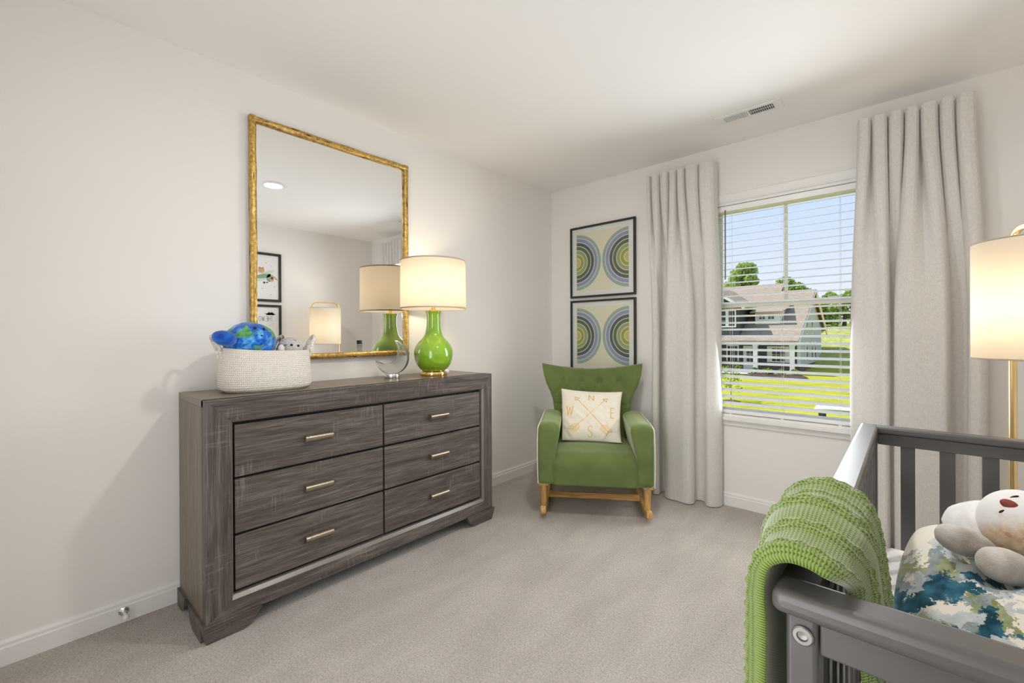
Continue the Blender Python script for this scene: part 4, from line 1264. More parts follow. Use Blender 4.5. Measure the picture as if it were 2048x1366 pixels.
# ------------------------------------------------------------------ knitted throw over the crib rail
def knit_mat():
    n = NT('green_knit')
    tcn = n.n('TexCoord'); uv = n.n('UVMap')
    s_ = n.n('SeparateXYZ'); n.l(uv.outputs[0], s_.inputs[0])
    U = n.math('MULTIPLY', s_.outputs[0], 700.0); V = n.math('MULTIPLY', s_.outputs[1], 1900.0)
    z = n.math('ABSOLUTE', n.math('SINE', U))
    st = n.math('SINE', n.math('ADD', V, n.math('MULTIPLY', z, 2.4)))
    h = n.math('ADD', n.math('MULTIPLY', st, 0.5), n.math('MULTIPLY', z, 0.7))
    v = n.coords()
    fz = n.noise(v, 500, 3, 0.7)
    h2 = n.math('ADD', h, n.math('MULTIPLY', fz, 0.6))
    c = n.ramp(h2, [(0.1, (0.075, 0.125, 0.014, 1)), (0.6, (0.165, 0.24, 0.046, 1)), (1.0, (0.26, 0.34, 0.11, 1))])
    return n.done(n.pbr(c, 0.95, 0, n.bump(h2, 0.40, 0.0015), spec=0.1, sheen=0.7))
M['knit'] = knit_mat()
TP = [(2.226, 0.18), (2.238, 0.34), (2.247, 0.50), (2.252, 0.66), (2.254, 0.78), (2.253, 0.832), (2.258, 0.864), (2.274, 0.879), (2.292, 0.882), (2.312, 0.877), (2.325, 0.864), (2.333, 0.835), (2.338, 0.795), (2.345, 0.735), (2.352, 0.66), (2.362, 0.575), (2.376, 0.49)]
tpath = catmull([(x, 0, z) for x, z in TP], 16)
TL = [0]
for a, c in zip(tpath[:-1], tpath[1:]): TL.append(TL[-1] + (c - a).length)
TX = [p.x for p in tpath]; TZ = [p.z for p in tpath]
def throw_pt(u, v):
    # u across (along the rail, y), v along the drape
    s_ = v * TL[-1]
    x = interp(s_, TL, TX); z = interp(s_, TL, TZ)
    e_ = 0.004
    dx = interp(s_ + e_, TL, TX) - interp(s_ - e_, TL, TX); dz = interp(s_ + e_, TL, TZ) - interp(s_ - e_, TL, TZ)
    L = math.hypot(dx, dz) or 1; nx, nz = -dz / L, dx / L
    top = math.exp(-((s_ - 0.78) / 0.16) ** 2)
    y0 = lerp(-2.574, -2.506, sstep(0.745, 0.80, s_)); y1 = -2.238 + 0.012 * (1 - top)
    if s_ > 0.82: y1 += 0.03 * sstep(0.82, 1.15, s_)
    y = lerp(y0, y1, u)
    # cable ridges running along the drape
    h = 0.0
    for c0, am, ph in ((0.045, 0.0045, 0), (0.085, 0.0045, 2), (0.235, 0.004, 1), (0.275, 0.0045, 3), (0.445, 0.005, 0), (0.485, 0.006, 2.4), (0.525, 0.0055, 4), (0.565, 0.004, 1), (0.70, 0.0035, 2), (0.80, 0.005, 0.5), (0.84, 0.006, 3), (0.88, 0.005, 5), (0.955, 0.004, 2)):
        cw_ = c0 + 0.006 * sin(s_ * 2 * PI / 0.031 + ph)
        h = max(h, am * (0.72 + 0.28 * sin(s_ * 2 * PI / 0.0155 + ph * 2)) * math.exp(-((u - cw_) / 0.013) ** 2))
    fold = 0.012 * sstep(0.10, 0.40, u) * sstep(0.75, 0.5, u) + 0.010 * sstep(0.62, 0.8, u) + 0.006 * mnoise.noise(Vector((u * 4, s_ * 5, 2.2)))
    edge = min(1, min(u, 1 - u) / 0.05)
    off = 0.002 + (h + fold) * edge ** 0.5 + (0.010 + 0.014 * sstep(0.78, 0.60, s_)) * edge ** 0.5
    return Vector((x + nx * off, y + 0.010 * mnoise.noise(Vector((1.3, s_ * 4, u))), z + nz * off))
b = MB(); NU, NV = 150, 420
b.grid(throw_pt, NU, NV)
def throw_in(u, v):
    s_ = v * TL[-1]
    p = throw_pt(u, v); x = interp(s_, TL, TX); z = interp(s_, TL, TZ)
    return Vector((x, p.y, z))
nfront = len(b.v)
b.grid(throw_in, NU, NV, flip=True)
# stitch the two skins along the rim
W_ = NU + 1
rim = [i for i in range(W_)] + [j * W_ + NU for j in range(1, NV + 1)] + [NV * W_ + i for i in range(NU - 1, -1, -1)] + [j * W_ for j in range(NV - 1, 0, -1)]
for a, c in zip(rim, rim[1:] + rim[:1]):
    b.f.append((c, a, a + nfront, c + nfront)); b.m.append(0)
th_ = build('throw_blanket', b, M['knit'], smooth=180)
uvl = th_.data.uv_layers.new(name='UVMap')
uvs = [((i % W_) / NU * 0.28, (i // W_) / NV * TL[-1]) for i in range(nfront)] * 2
for lp in th_.data.loops: uvl.data[lp.index].uv = uvs[lp.vertex_index]
tag(th_, 'bright green cable-knit throw draped over the near left rail of the grey crib', 'blanket')

# ------------------------------------------------------------------ patterned pillow in the crib
def watercolour():
    n = NT('watercolour_cotton'); v = n.coords()
    tcn = n.n('TexCoord'); s_ = n.n('SeparateXYZ'); n.l(tcn.outputs['Object'], s_.inputs[0])
    base = (0.86, 0.80, 0.70, 1)
    def lay(col, c1, c2, scale, seed, lo, dens=0.0):
        scale = scale * 1.5
        mp = n.n('Mapping'); mp.inputs['Location'].default_value = seed; n.l(tcn.outputs['Object'], mp.inputs[0])
        big = n.noise(mp.outputs[0], scale, 2, 0.5)
        jag = n.noise(mp.outputs[0], scale * 7, 4, 0.65)
        f = n.math('ADD', big, n.math('MULTIPLY', n.math('SUBTRACT', jag, 0.5), 0.34))
        f = n.math('SUBTRACT', f, n.math('MULTIPLY', n.math('MAXIMUM', n.math('SUBTRACT', s_.outputs[1], 0.055), 0.0), 3.2))
        msk = n.ramp(f, [(lo, (0, 0, 0, 1)), (lo + 0.015, (1, 1, 1, 1))])
        tone = n.ramp(n.noise(mp.outputs[0], scale * 2.4, 3), [(0.35, c1), (0.65, c2)])
        return n.mix(msk, col, tone)
    c = base
    c = lay(c, (0.50, 0.55, 0.56, 1), (0.66, 0.68, 0.68, 1), 9, (0.3, 0.7, 0.2), 0.47)
    c = lay(c, (0.24, 0.28, 0.11, 1), (0.42, 0.44, 0.27, 1), 8, (1.9, 0.2, 1.1), 0.565)
    c = lay(c, (0.20, 0.25, 0.26, 1), (0.38, 0.43, 0.42, 1), 10, (4.1, 2.2, 0.4), 0.56)
    c = lay(c, (0.012, 0.055, 0.085, 1), (0.05, 0.19, 0.27, 1), 8, (2.2, 3.35, 5.0), 0.54)
    w_ = n.noise(n.coords((700, 700, 700)), 1.0, 2)
    return n.done(n.pbr(c, 0.9, 0, n.bump(w_, 0.15, 0.001), spec=0.15, sheen=0.2))
M['watercolour'] = watercolour()
pv = Vector((0.10, 0.90, 0.42)).normalized(); pn = Vector((-0.25, -0.40, 0.84)); pn = (pn - pv * pn.dot(pv)).normalized(); pr = pv.cross(pn)
pil = thing('crib_pillow', 'square pillow with blue and green watercolour leaf pattern lying in the crib', 'pillow', (2.592, -1.800, 0.582))
pil.rotation_euler = Matrix((pr, pv, pn)).transposed().to_euler()
pilM = matrix_of(pil)
HC = Vector((2.581, -1.684, 0.725)); HR = (0.074, 0.072, 0.076)
BODY_C, BODY_R = Vector((0.004, 0.088, -0.050)), (0.132, 0.098, 0.070)
PAWS = (((2.445, -1.805, 0.706), (2.530, -1.729, 0.664), 0.031, 0.006), ((2.515, -1.837, 0.678), (2.580, -1.780, 0.652), 0.035, 0.014))
DENTS = [(HC, [r + 0.005 for r in HR]), (HC + BODY_C, [r * 1.06 for r in BODY_R])]
for a, c, r, rl in PAWS:
    a, c = Vector(a), Vector(c)
    for k in range(7):
        q = a.lerp(c, k / 6); rr_ = r * (1.22 if 0 < k < 6 else 1.05); DENTS.append((q, (rr_, rr_, rr_)))
def pillow_pt(u, v, side):
    k = (max(0, 1 - abs(u) ** 2.8) * max(0, 1 - abs(v) ** 2.8)) ** 0.5
    rr = 1 - 0.10 * (u * u) * (v * v)
    x = u * 0.235 * rr; y = v * 0.225 * rr
    p = pilM @ Vector((x, y, side * (0.085 * k + 0.006 * mnoise.noise(Vector((u * 2.5, v * 2.5, 9))) * k)))
    p.z = max(p.z, 0.4645 if side > 0 else 0.4635)
    for c_, r_e in DENTS:          # pressed down under the soft toy
        q = p - c_
        h_ = 1 - (q.x / r_e[0]) ** 2 - (q.y / r_e[1]) ** 2
        if h_ > 0:
            lim = c_.z - r_e[2] * math.sqrt(h_) - (0.013 if side > 0 else 0.022)
            p.z = min(p.z, max(lim, 0.4645 if side > 0 else 0.4635))
    return pilM.inverted() @ p
b = MB()
b.grid(lambda u, v: pillow_pt(2 * u - 1, 2 * v - 1, 1), 60, 60)
b.grid(lambda u, v: pillow_pt(2 * u - 1, 2 * v - 1, -1), 60, 60, flip=True)
build('cover', b, M['watercolour'], pil, weld=0.0005, smooth=180)

# ------------------------------------------------------------------ white plush animal on the pillow
M['plush_white'] = mottled('plush_white', (0.80, 0.78, 0.76, 1), (0.90, 0.89, 0.88, 1), 40, 0.95, 0.5, 420, 0.003, sheen=0.4)
M['plush_taupe'] = mottled('plush_taupe', (0.40, 0.35, 0.30, 1), (0.60, 0.55, 0.50, 1), 22, 0.9, 0.5, 300, 0.003, sheen=0.5, stretch=(1, 1, 1))
def face_mat():
    n = NT('plush_face'); v = n.coords()
    tcn = n.n('TexCoord'); s_ = n.n('SeparateXYZ'); n.l(tcn.outputs['Object'], s_.inputs[0])
    d = n.math('ADD', n.math('MULTIPLY', s_.outputs[2], -9.0), n.math('MULTIPLY', s_.outputs[0], 6.0))
    f = n.math('ADD', n.math('ADD', d, 0.48), n.math('MULTIPLY', n.math('SUBTRACT', n.noise(v, 22, 3), 0.5), 0.9))
    warm = n.ramp(n.noise(n.coords((60, 20, 60)), 1.0, 4, 0.6), [(0.3, (0.62, 0.38, 0.22, 1)), (0.5, (0.80, 0.62, 0.42, 1)), (0.7, (0.86, 0.74, 0.58, 1))])
    c = n.mix(n.ramp(f, [(0.0, (0, 0, 0, 1)), (0.30, (1, 1, 1, 1))]), (0.88, 0.86, 0.84, 1), warm)
    return n.done(n.pbr(c, 0.95, 0, n.bump(n.noise(v, 420, 3, 0.7), 0.5, 0.003), spec=0.1, sheen=0.4))
M['plush_face'] = face_mat()
pl = thing('plush_animal', 'white plush animal with red nose and closed eyes resting on the patterned pillow', 'plush toy', HC)
b = MB(); b.ell((0, 0, 0), HR, 48); build('head', b, M['plush_face'], pl, smooth=180)
b = MB(); b.ell(BODY_C, BODY_R, 48)
b.v = [tuple(Vector(q) * (1 + 0.02 * mnoise.noise(Vector(q) * 60))) for q in b.v]
build('body', b, M['plush_white'], pl, smooth=180)
def paw(a, c, r, rl):
    a, c = Vector(a) - HC, Vector(c) - HC
    mid = (a + c) / 2; ax = (c - a).normalized(); side = Vector((0, 0, 1)).cross(ax).normalized(); u_ = ax.cross(side)
    L = (c - a).length / 2 + rl
    b = MB()
    def fn(u, v):
        t = v * PI; an = 2 * PI * u; k = 1 + 0.18 * cos(t)
        nz = 1 + 0.05 * mnoise.noise(Vector((cos(an) * 2, sin(an) * 2, v * 6)))
        return mid + ax * (-L * cos(t)) + (side * cos(an) + u_ * sin(an)) * (r * sin(t) ** 0.8 * k * nz)
    b.grid(fn, 32, 24, cu=True)
    return b
for pa in PAWS: build('paw', paw(*pa), M['plush_taupe'], pl, weld=0.0003, smooth=180)
def stuck(p, r, mat, name, roll):
    d = (Vector(p) - HC); f = (Vector((2.389, -3.2, 1.161)) - HC).normalized()
    rr = Vector((0, 0, 1)).cross(f).normalized(); uu = f.cross(rr)
    # drop onto the head ellipsoid
    k = 1 / math.sqrt(sum((d[i] / HR[i]) ** 2 for i in range(3)))
    d = d * k
    b = MB(); b.ell(d, r, 20, Matrix((rr, uu, d.normalized())).transposed() @ Matrix.Rotation(roll, 3, 'Z'))
    build(name, b, mat, pl, smooth=180)
RN = flat('red_nose', (0.30, 0.055, 0.035, 1), 0.6)
stuck((2.556, -1.730, 0.778), (0.0150, 0.0098, 0.007), RN, 'nose', -0.25)
stuck((2.565, -1.714, 0.792), (0.0085, 0.0022, 0.0022), M['bead'], 'eye', 0.55)
stuck((2.544, -1.736, 0.761), (0.0060, 0.0022, 0.0022), M['bead'], 'eye', 0.75)

# ------------------------------------------------------------------ outside: ground
def brickmat(name, c1, c2, mortar, sx, sz, rough=0.9, plane='xz', off=0.5):
    n = NT(name); tcn = n.n('TexCoord'); s_ = n.n('SeparateXYZ'); n.l(tcn.outputs['Object'], s_.inputs[0]); cb = n.n('CombineXYZ')
    ax = {'xz': (0, 2), 'yz': (1, 2), 'xy': (0, 1)}[plane]
    n.l(s_.outputs[ax[0]], cb.inputs[0]); n.l(s_.outputs[ax[1]], cb.inputs[1])
    br = n.n('TexBrick'); br.offset = off; br.inputs['Scale'].default_value = 1.0; br.inputs['Brick Width'].default_value = sx; br.inputs['Row Height'].default_value = sz
    br.inputs['Mortar Size'].default_value = 0.012; br.inputs['Color1'].default_value = c1; br.inputs['Color2'].default_value = c2; br.inputs['Mortar'].default_value = mortar
    n.l(cb.outputs[0], br.inputs['Vector'])
    return n.done(n.pbr(br.outputs[0], rough, spec=0.2))
def siding(name, c, row=0.18):
    n = NT(name); tcn = n.n('TexCoord'); s_ = n.n('SeparateXYZ'); n.l(tcn.outputs['Object'], s_.inputs[0])
    m = n.math('FRACT', n.math('DIVIDE', s_.outputs[2], row))
    col = n.ramp(m, [(0.0, tuple(x * 0.45 for x in c[:3]) + (1,)), (0.12, c), (1.0, c)])
    return n.done(n.pbr(col, 0.8, 0, n.bump(m, 0.4, 0.02), spec=0.2))
def grass_mat():
    n = NT('mown_grass'); v = n.coords()
    big = n.noise(n.coords((1, 2.2, 1)), 0.55, 4, 0.6); fn_ = n.noise(n.coords((1, 2.5, 1)), 9.0, 4, 0.7)
    c = n.ramp(n.math('ADD', n.math('MULTIPLY', big, 0.6), n.math('MULTIPLY', fn_, 0.4)), [(0.36, (0.26, 0.30, 0.03, 1)), (0.5, (0.40, 0.40, 0.045, 1)), (0.64, (0.54, 0.47, 0.07, 1))])
    tcn = n.n('TexCoord'); s_ = n.n('SeparateXYZ'); n.l(tcn.outputs['Object'], s_.inputs[0])
    mead = n.ramp(n.noise(n.coords((1, 1, 3)), 1.6, 4, 0.6), [(0.35, (0.28, 0.32, 0.08, 1)), (0.65, (0.48, 0.48, 0.15, 1))])
    f = n.ramp(n.math('MULTIPLY', n.math('SUBTRACT', s_.outputs[1], 56.0), 0.2), [(0.0, (0, 0, 0, 1)), (1.0, (1, 1, 1, 1))])
    return n.done(n.pbr(n.mix(f, c, mead), 0.95, 0, n.bump(fn_, 0.5, 0.05), spec=0.1))
M['grass'] = grass_mat()
def ground_z(x, y):
    z = interp(y, [0, 14, 20, 28, 36, 46, 56, 62, 76, 95, 140], [-3.5, -3.5, -3.48, -3.28, -3.0, -2.9, -2.75, -1.9, 2.2, 3.2, 4.0])
    return z + 0.06 * mnoise.noise(Vector((x * 0.15, y * 0.15, 0)))
b = MB(); b.grid(lambda u, v: (lerp(-75, 60, u), 0.6 + 139 * v ** 1.3, ground_z(lerp(-75, 60, u), 0.6 + 139 * v ** 1.3)), 90, 110)
struct('ground', b, M['grass'], smooth=180)

# ------------------------------------------------------------------ outside: house across the street
M['h_gray'] = siding('gray_lap_siding', (0.56, 0.56, 0.55, 1)); M['h_dark'] = siding('dark_lap_siding', (0.085, 0.095, 0.105, 1))
M['h_white'] = flat('house_white_trim', (0.80, 0.80, 0.78, 1), 0.7)
M['h_roof'] = brickmat('tan_shingles', (0.40, 0.325, 0.25, 1), (0.33, 0.265, 0.20, 1), (0.26, 0.205, 0.155, 1), 0.42, 0.16, plane='xy')
M['h_brick'] = brickmat('red_brown_brick', (0.16, 0.075, 0.055, 1), (0.11, 0.055, 0.045, 1), (0.24, 0.20, 0.18, 1), 0.22, 0.08)
M['h_brick_side'] = brickmat('red_brown_brick_side', (0.16, 0.075, 0.055, 1), (0.11, 0.055, 0.045, 1), (0.24, 0.20, 0.18, 1), 0.22, 0.08, plane='yz')
M['h_glass'] = flat('house_window_glass', (0.03, 0.035, 0.04, 1), 0.08)
M['h_tan'] = flat('house_tan_fascia_lit', (0.92, 0.70, 0.42, 1), 0.8)  # tan brightened to hold light bounced up from the grass
M['h_concrete'] = mottled('concrete', (0.42, 0.42, 0.42, 1), (0.52, 0.52, 0.51, 1), 3, 0.9)
hs = thing('house', 'craftsman house with tan shingle roof and white porch columns across the street', 'house', (-12.5, 50, -2.9))
HXR = -5.8
def hpart(name, fn, mat, parent=None, **k):
    b = MB(); fn(b); return build(name, b, M[mat], parent or hs, world=True, **k)
hpart('side_wall', lambda b: b.prism([(49.5, -2.2), (64.0, -2.2), (64.0, 2.1), (57.5, 6.0), (47.4, 0.62), (49.5, 0.62)], 0, HXR - 0.25, HXR), 'h_gray')
hpart('foundation', lambda b: b.prism([(49.5, -3.1), (64.0, -3.1), (64.0, -2.2), (49.5, -2.2)], 0, HXR - 0.26, HXR + 0.03), 'h_brick_side')
hpart('porch_wall', lambda b: b.box(-20.0, 49.5, -1.85, HXR - 0.25, 49.8, 0.62), 'h_dark')
hpart('porch_brick_wall', lambda b: b.box(-20.0, 49.42, -2.85, HXR - 0.25, 49.8, -1.85), 'h_brick')
hpart('back_wall', lambda b: b.box(-20.0, 63.8, -3.0, HXR - 0.25, 64.0, 2.0), 'h_gray')
hpart('left_wall', lambda b: b.prism([(49.5, -3.1), (64.0, -3.1), (64.0, 2.1), (57.5, 6.0), (47.4, 0.62), (49.5, 0.62)], 0, -20.0, -19.75), 'h_gray')
SL = (6.25 - 0.45) / (57.5 - 46.7)
def slab(b, x0, x1, y0, z0, y1, z1, th=0.16): b.prism([(y0, z0), (y1, z1), (y1, z1 - th), (y0, z0 - th)], 0, x0, x1)
def rf(b):
    slab(b, -19.6, -5.45, 46.7, 0.45, 57.5, 6.25); slab(b, -19.6, -8.9, 57.3, 6.14, 59.6, 7.38); slab(b, -8.9, -5.45, 57.5, 6.25, 66.0, 1.65); slab(b, -19.6, -8.9, 59.6, 7.38, 66.0, 1.65)
hpart('roof', rf, 'h_roof')
hpart('rake_board', lambda b: b.prism([(57.5, 6.2), (66.0, 1.58), (66.0, 0.95), (57.5, 5.3)], 0, -5.44, -5.36), 'h_tan')
hpart('front_rake_board', lambda b: b.prism([(46.7, 0.36), (57.5, 6.16), (57.5, 6.0), (46.7, 0.18)], 0, -5.44, -5.38), 'h_white')
hpart('porch_beam', lambda b: b.box(-20.0, 46.75, 0.02, -5.6, 47.1, 0.36), 'h_white')
hpart('porch_ceiling', lambda b: b.box(-20.0, 47.1, 0.28, -5.9, 49.5, 0.34), 'h_white')
hpart('porch_floor', lambda b: b.box(-20.0, 46.9, -3.05, -5.7, 49.5, -2.66), 'h_concrete')
for cx in (-9.25, -6.03, -13.2):
    def col(b, cx=cx):
        b.box(cx - 0.19, 46.85, -2.66, cx + 0.19, 47.2, 0.05); b.box(cx - 0.24, 46.80, -2.66, cx + 0.24, 47.24, -2.45); b.box(cx - 0.24, 46.80, -0.10, cx + 0.24, 47.24, 0.04)
    hpart('column', col, 'h_white')
def h_window(x0, x1, z0, z1, y, fw_=0.16, nx=2, nz=2, wide=0.0):
    def fr(b):
        b.box(x0 - fw_ - wide, y - 0.06, z0 - fw_, x0, y, z1 + fw_); b.box(x1, y - 0.06, z0 - fw_, x1 + fw_ + wide, y, z1 + fw_)
        b.box(x0, y - 0.06, z1, x1, y, z1 + fw_); b.box(x0, y - 0.06, z0 - fw_, x1, y, z0)
        for k in range(1, nx): b.box(lerp(x0, x1, k / nx) - 0.025, y - 0.05, z0, lerp(x0, x1, k / nx) + 0.025, y - 0.03, z1)
        for k in range(1, nz): b.box(x0, y - 0.05, lerp(z0, z1, k / nz) - 0.025, x1, y - 0.03, lerp(z0, z1, k / nz) + 0.025)
    f = hpart('window', fr, 'h_white')
    hpart('pane', lambda b: b.box(x0, y - 0.035, z0, x1, y - 0.01, z1), 'h_glass', f)
h_window(-8.25, -7.1, -1.72, -0.38, 49.5, 0.22, 3, 2, 0.25)
dd = hpart('front_door', lambda b: (b.box(-11.0, 49.40, -2.66, -9.75, 49.5, -0.15), b.box(-10.75, 49.36, -2.66, -9.85, 49.42, -0.35)), 'h_white')
hpart('door_lights', lambda b: [b.box(-10.65 + 0.36 * i, 49.33, -1.85 + 0.42 * k, -10.35 + 0.36 * i, 49.37, -1.50 + 0.42 * k) for i in range(2) for k in range(3)], 'h_glass', dd)
h_window(-12.6, -11.6, -1.9, -0.2, 49.5, 0.14, 3, 1)
h_window(-14.6, -13.6, -1.7, -0.2, 49.5, 0.14, 2, 2)
# side windows
for (y0, y1, z0, z1) in ((53.2, 53.9, -1.75, 0.1), (56.6, 57.3, -1.75, 0.1), (58.8, 59.5, -1.75, 0.1), (53.2, 53.9, 1.2, 2.7), (56.6, 57.3, 1.2, 2.7)):
    f = hpart('window', lambda b: b.box(HXR - 0.02, y0 - 0.16, z0 - 0.14, HXR + 0.06, y1 + 0.16, z1 + 0.14), 'h_white')
    hpart('pane', lambda b: b.box(HXR, y0, z0, HXR + 0.075, y1, z1), 'h_glass', f)
for y0, y1, z1 in ((49.38, 49.62, 0.4), (63.8, 64.05, 2.0)): hpart('corner_board', lambda b: b.box(HXR - 0.2, y0, -2.2, HXR + 0.04, y1, z1), 'h_white')
# centre shed dormer
dz0, dz1, dy = 2.18, 3.42, 49.95
hpart('dormer_wall', lambda b: b.prism([(dy, dz0 - 0.1), (dy, dz1), (53.6, dz1 + 0.7), (53.6, dz0)], 0, -9.95, -7.60), 'h_white')
hpart('dormer_roof', lambda b: slab(b, -10.35, -7.2, 49.45, 3.50, 54.6, 4.72, 0.14), 'h_roof')
h_window(-9.55, -9.0, 2.72, 3.18, dy - 0.01, 0.07); h_window(-8.7, -8.15, 2.72, 3.18, dy - 0.01, 0.07)
# left front gable
hpart('gable_wall', lambda b: b.prism([(-17.6, 0.9), (-10.9, 0.9), (-10.9, 4.2), (-14.2, 6.3), (-17.6, 4.2)], 1, 47.6, 47.9), 'h_dark')
hpart('gable_cheek', lambda b: b.box(-11.15, 47.9, 0.9, -10.9, 54.5, 4.2), 'h_dark')
hpart('gable_roof', lambda b: (b.add([(-14.2, 46.9, 6.55), (-10.2, 46.9, 4.0), (-10.2, 54.0, 4.0), (-14.2, 58.5, 6.55), (-14.2, 46.9, 6.40), (-10.2, 46.9, 3.85), (-10.2, 54.0, 3.85), (-14.2, 58.5, 6.40)], [(0, 1, 2, 3), (7, 6, 5, 4), (0, 4, 5, 1), (1, 5, 6, 2)]),
    b.add([(-14.2, 46.9, 6.55), (-18.2, 46.9, 4.0), (-18.2, 54.0, 4.0), (-14.2, 58.5, 6.55), (-14.2, 46.9, 6.40), (-18.2, 46.9, 3.85), (-18.2, 54.0, 3.85), (-14.2, 58.5, 6.40)], [(3, 2, 1, 0), (4, 5, 6, 7), (1, 5, 4, 0), (2, 6, 5, 1)])), 'h_roof')
hpart('gable_trim', lambda b: b.add([(-14.2, 46.86, 6.50), (-10.2, 46.86, 3.95), (-10.2, 46.86, 3.65), (-14.2, 46.86, 6.15), (-14.2, 46.9, 6.50), (-10.2, 46.9, 3.95), (-10.2, 46.9, 3.65), (-14.2, 46.9, 6.15)], [(0, 3, 2, 1), (4, 5, 6, 7), (0, 1, 5, 4), (1, 2, 6, 5), (2, 3, 7, 6)]), 'h_white')
h_window(-12.75, -12.25, 2.0, 3.6, 47.58, 0.14, 1, 3); h_window(-11.95, -11.35, 2.0, 3.6, 47.58, 0.14, 1, 1)

def leaf_blob(b, blobs, n, size, rng):
    for _ in range(n):
        bx, by, bz, r = rng.choice(blobs)
        d = Vector((rng.gauss(0, 1), rng.gauss(0, 1), rng.gauss(0, 1))).normalized() * r * rng.random() ** 0.38
        c = Vector((bx, by, bz)) + Vector((d.x, d.y, d.z * 0.85))
        a = Vector((rng.gauss(0, 1), rng.gauss(0, 1), rng.gauss(0, 1))).normalized(); q = a.orthogonal().normalized(); e_ = a.cross(q)
        s_ = size * rng.uniform(0.6, 1.3)
        b.add([c + q * s_, c + e_ * s_ * 0.6, c - q * s_, c - e_ * s_ * 0.6], [(0, 1, 2, 3)])
def leafmat(name, c1, c2):
    n = NT(name); v = n.coords()
    col = n.ramp(n.noise(v, 2.5, 3), [(0.35, c1), (0.65, c2)])
    d = n.n('BsdfDiffuse'); n.l(col, d.inputs[0]); t_ = n.n('BsdfTranslucent'); n.l(col, t_.inputs[0])
    mx = n.n('MixShader'); mx.inputs[0].default_value = 0.35; n.l(d.outputs[0], mx.inputs[1]); n.l(t_.outputs[0], mx.inputs[2])
    return n.done(mx.outputs[0])
M['leaf'] = leafmat('tree_leaves', (0.28, 0.41, 0.10, 1), (0.54, 0.66, 0.24, 1)); M['leaf2'] = leafmat('shrub_leaves', (0.14, 0.26, 0.03, 1), (0.34, 0.48, 0.08, 1))
M['bark'] = mottled('bark', (0.06, 0.045, 0.035, 1), (0.14, 0.11, 0.09, 1), 6, 0.95)
def tree(label, x, y, z0, blobs, n, size, group, seed):
    rng = random.Random(seed)
    t = thing('tree', label, 'tree', (x, y, z0), 0, group)
    ht = max(bz + r * 0.3 for _, _, bz, r in blobs) - z0
    b = MB(); b.tube([(0, 0, -0.2), (0.1, 0, ht * 0.3), (-0.05, 0.1, ht * 0.6), (0, 0, ht * 0.9)], [0.28, 0.22, 0.15, 0.04], 8)
    for k in range(5):
        a = k * 1.26 + seed; b.tube([(0, 0, ht * (0.35 + 0.08 * k)), (cos(a) * 0.9, sin(a) * 0.9, ht * (0.48 + 0.09 * k)), (cos(a) * 1.6, sin(a) * 1.6, ht * (0.55 + 0.09 * k))], [0.09, 0.06, 0.02], 6)
    build('trunk', b, M['bark'], t, smooth=60)
    b = MB(); leaf_blob(b, blobs, n, size, rng)
    build('crown', b, M['leaf'], t, world=True)
def blobs(x, y, z, w_, h_, n, rng):
    out = []
    for k in range(n):
        f = k / max(1, n - 1); wd = w_ * (1 - 0.62 * f * f)
        out.append((x + rng.uniform(-1, 1) * wd, y + rng.uniform(-1, 1) * wd * 0.6, z + h_ * f, w_ * rng.uniform(0.34, 0.50) * (1 - 0.25 * f)))
    return out
rg = random.Random(3)
tree('tall pale green tree rising behind the left end of the house roof', -16.6, 71, 1.2, blobs(-16.8, 71, 6.0, 2.9, 5.4, 20, rg), 5600, 0.24, 'trees behind the house', 1)
tree('rounded green tree rising behind the middle of the house roof', -11.6, 76.5, 1.2, blobs(-11.6, 76.5, 5.8, 2.5, 3.6, 18, rg), 5200, 0.24, 'trees behind the house', 2)
for k, (x, y, zt, lb) in enumerate(((-7.2, 83.5, 4.4, 'nearest the tan house gable'), (-4.6, 77.5, 4.0, 'next to the right window curtain'), (-1.9, 83.0, 4.8, 'mostly behind the right window curtain'))):
    tree('bushy green tree on the grassy hilltop, ' + lb, x, y, 2.2, blobs(x, y, 3.0, 1.9, zt, 16, rg), 4200, 0.24, 'treeline on the hill', 10 + k)

# planting in front of the house
b = MB(); b.grid(lambda u, v: (lerp(-9.4, -4.7, u) + 0.35 * sin(v * 5), lerp(42.6, 46.3, v) + 0.3 * sin(u * 7), ground_z(lerp(-9.4, -4.7, u), lerp(42.6, 46.3, v)) + 0.10), 20, 10)
o = build('mulch_bed', b, mottled('bark_mulch', (0.05, 0.028, 0.02, 1), (0.13, 0.07, 0.05, 1), 5, 0.95), smooth=180)
tag(o, 'brown mulch bed along the front of the house porch', 'flower bed')
b = MB(); b.grid(lambda u, v: (lerp(-16.5, -8.6, u), lerp(44.4, 46.9, v) - 0.0 * u, ground_z(lerp(-16.5, -8.6, u), lerp(44.4, 46.9, v)) + 0.09), 12, 6)
o = build('walkway', b, M['h_concrete'], smooth=180); o['kind'] = 'structure'
SH = (('near the left porch column', -9.0, 45.6, 0.36), ('left of the porch window', -8.1, 45.9, 0.30), ('below the porch window', -7.5, 44.4, 0.38), ('right of the porch window', -6.55, 44.9, 0.34), ('beside the right porch column', -5.6, 45.6, 0.34))
for k, (lb, x, y, r) in enumerate(SH):
    rng = random.Random(40 + k); gz = ground_z(x, y) + 0.20
    b = MB(); leaf_blob(b, [(x - r * 0.5, y, gz + r * 0.6, r * 0.7), (x + r * 0.5, y, gz + r * 0.6, r * 0.7), (x, y, gz + r * 0.8, r * 0.8)], 260, 0.10, rng)
    b.tube([(x, y, gz - 0.06), (x, y, gz + r)], 0.03, 6)
    tag(build('shrub', b, M['leaf2']), 'small leafy green shrub in the mulch bed ' + lb, 'shrub', 'shrubs in the mulch bed')
sx, sy = -6.31, 28.0; gz = ground_z(sx, sy)
t = thing('sapling', 'thin young tree with sparse pale leaves on the lawn before the porch', 'tree', (sx, sy, gz))
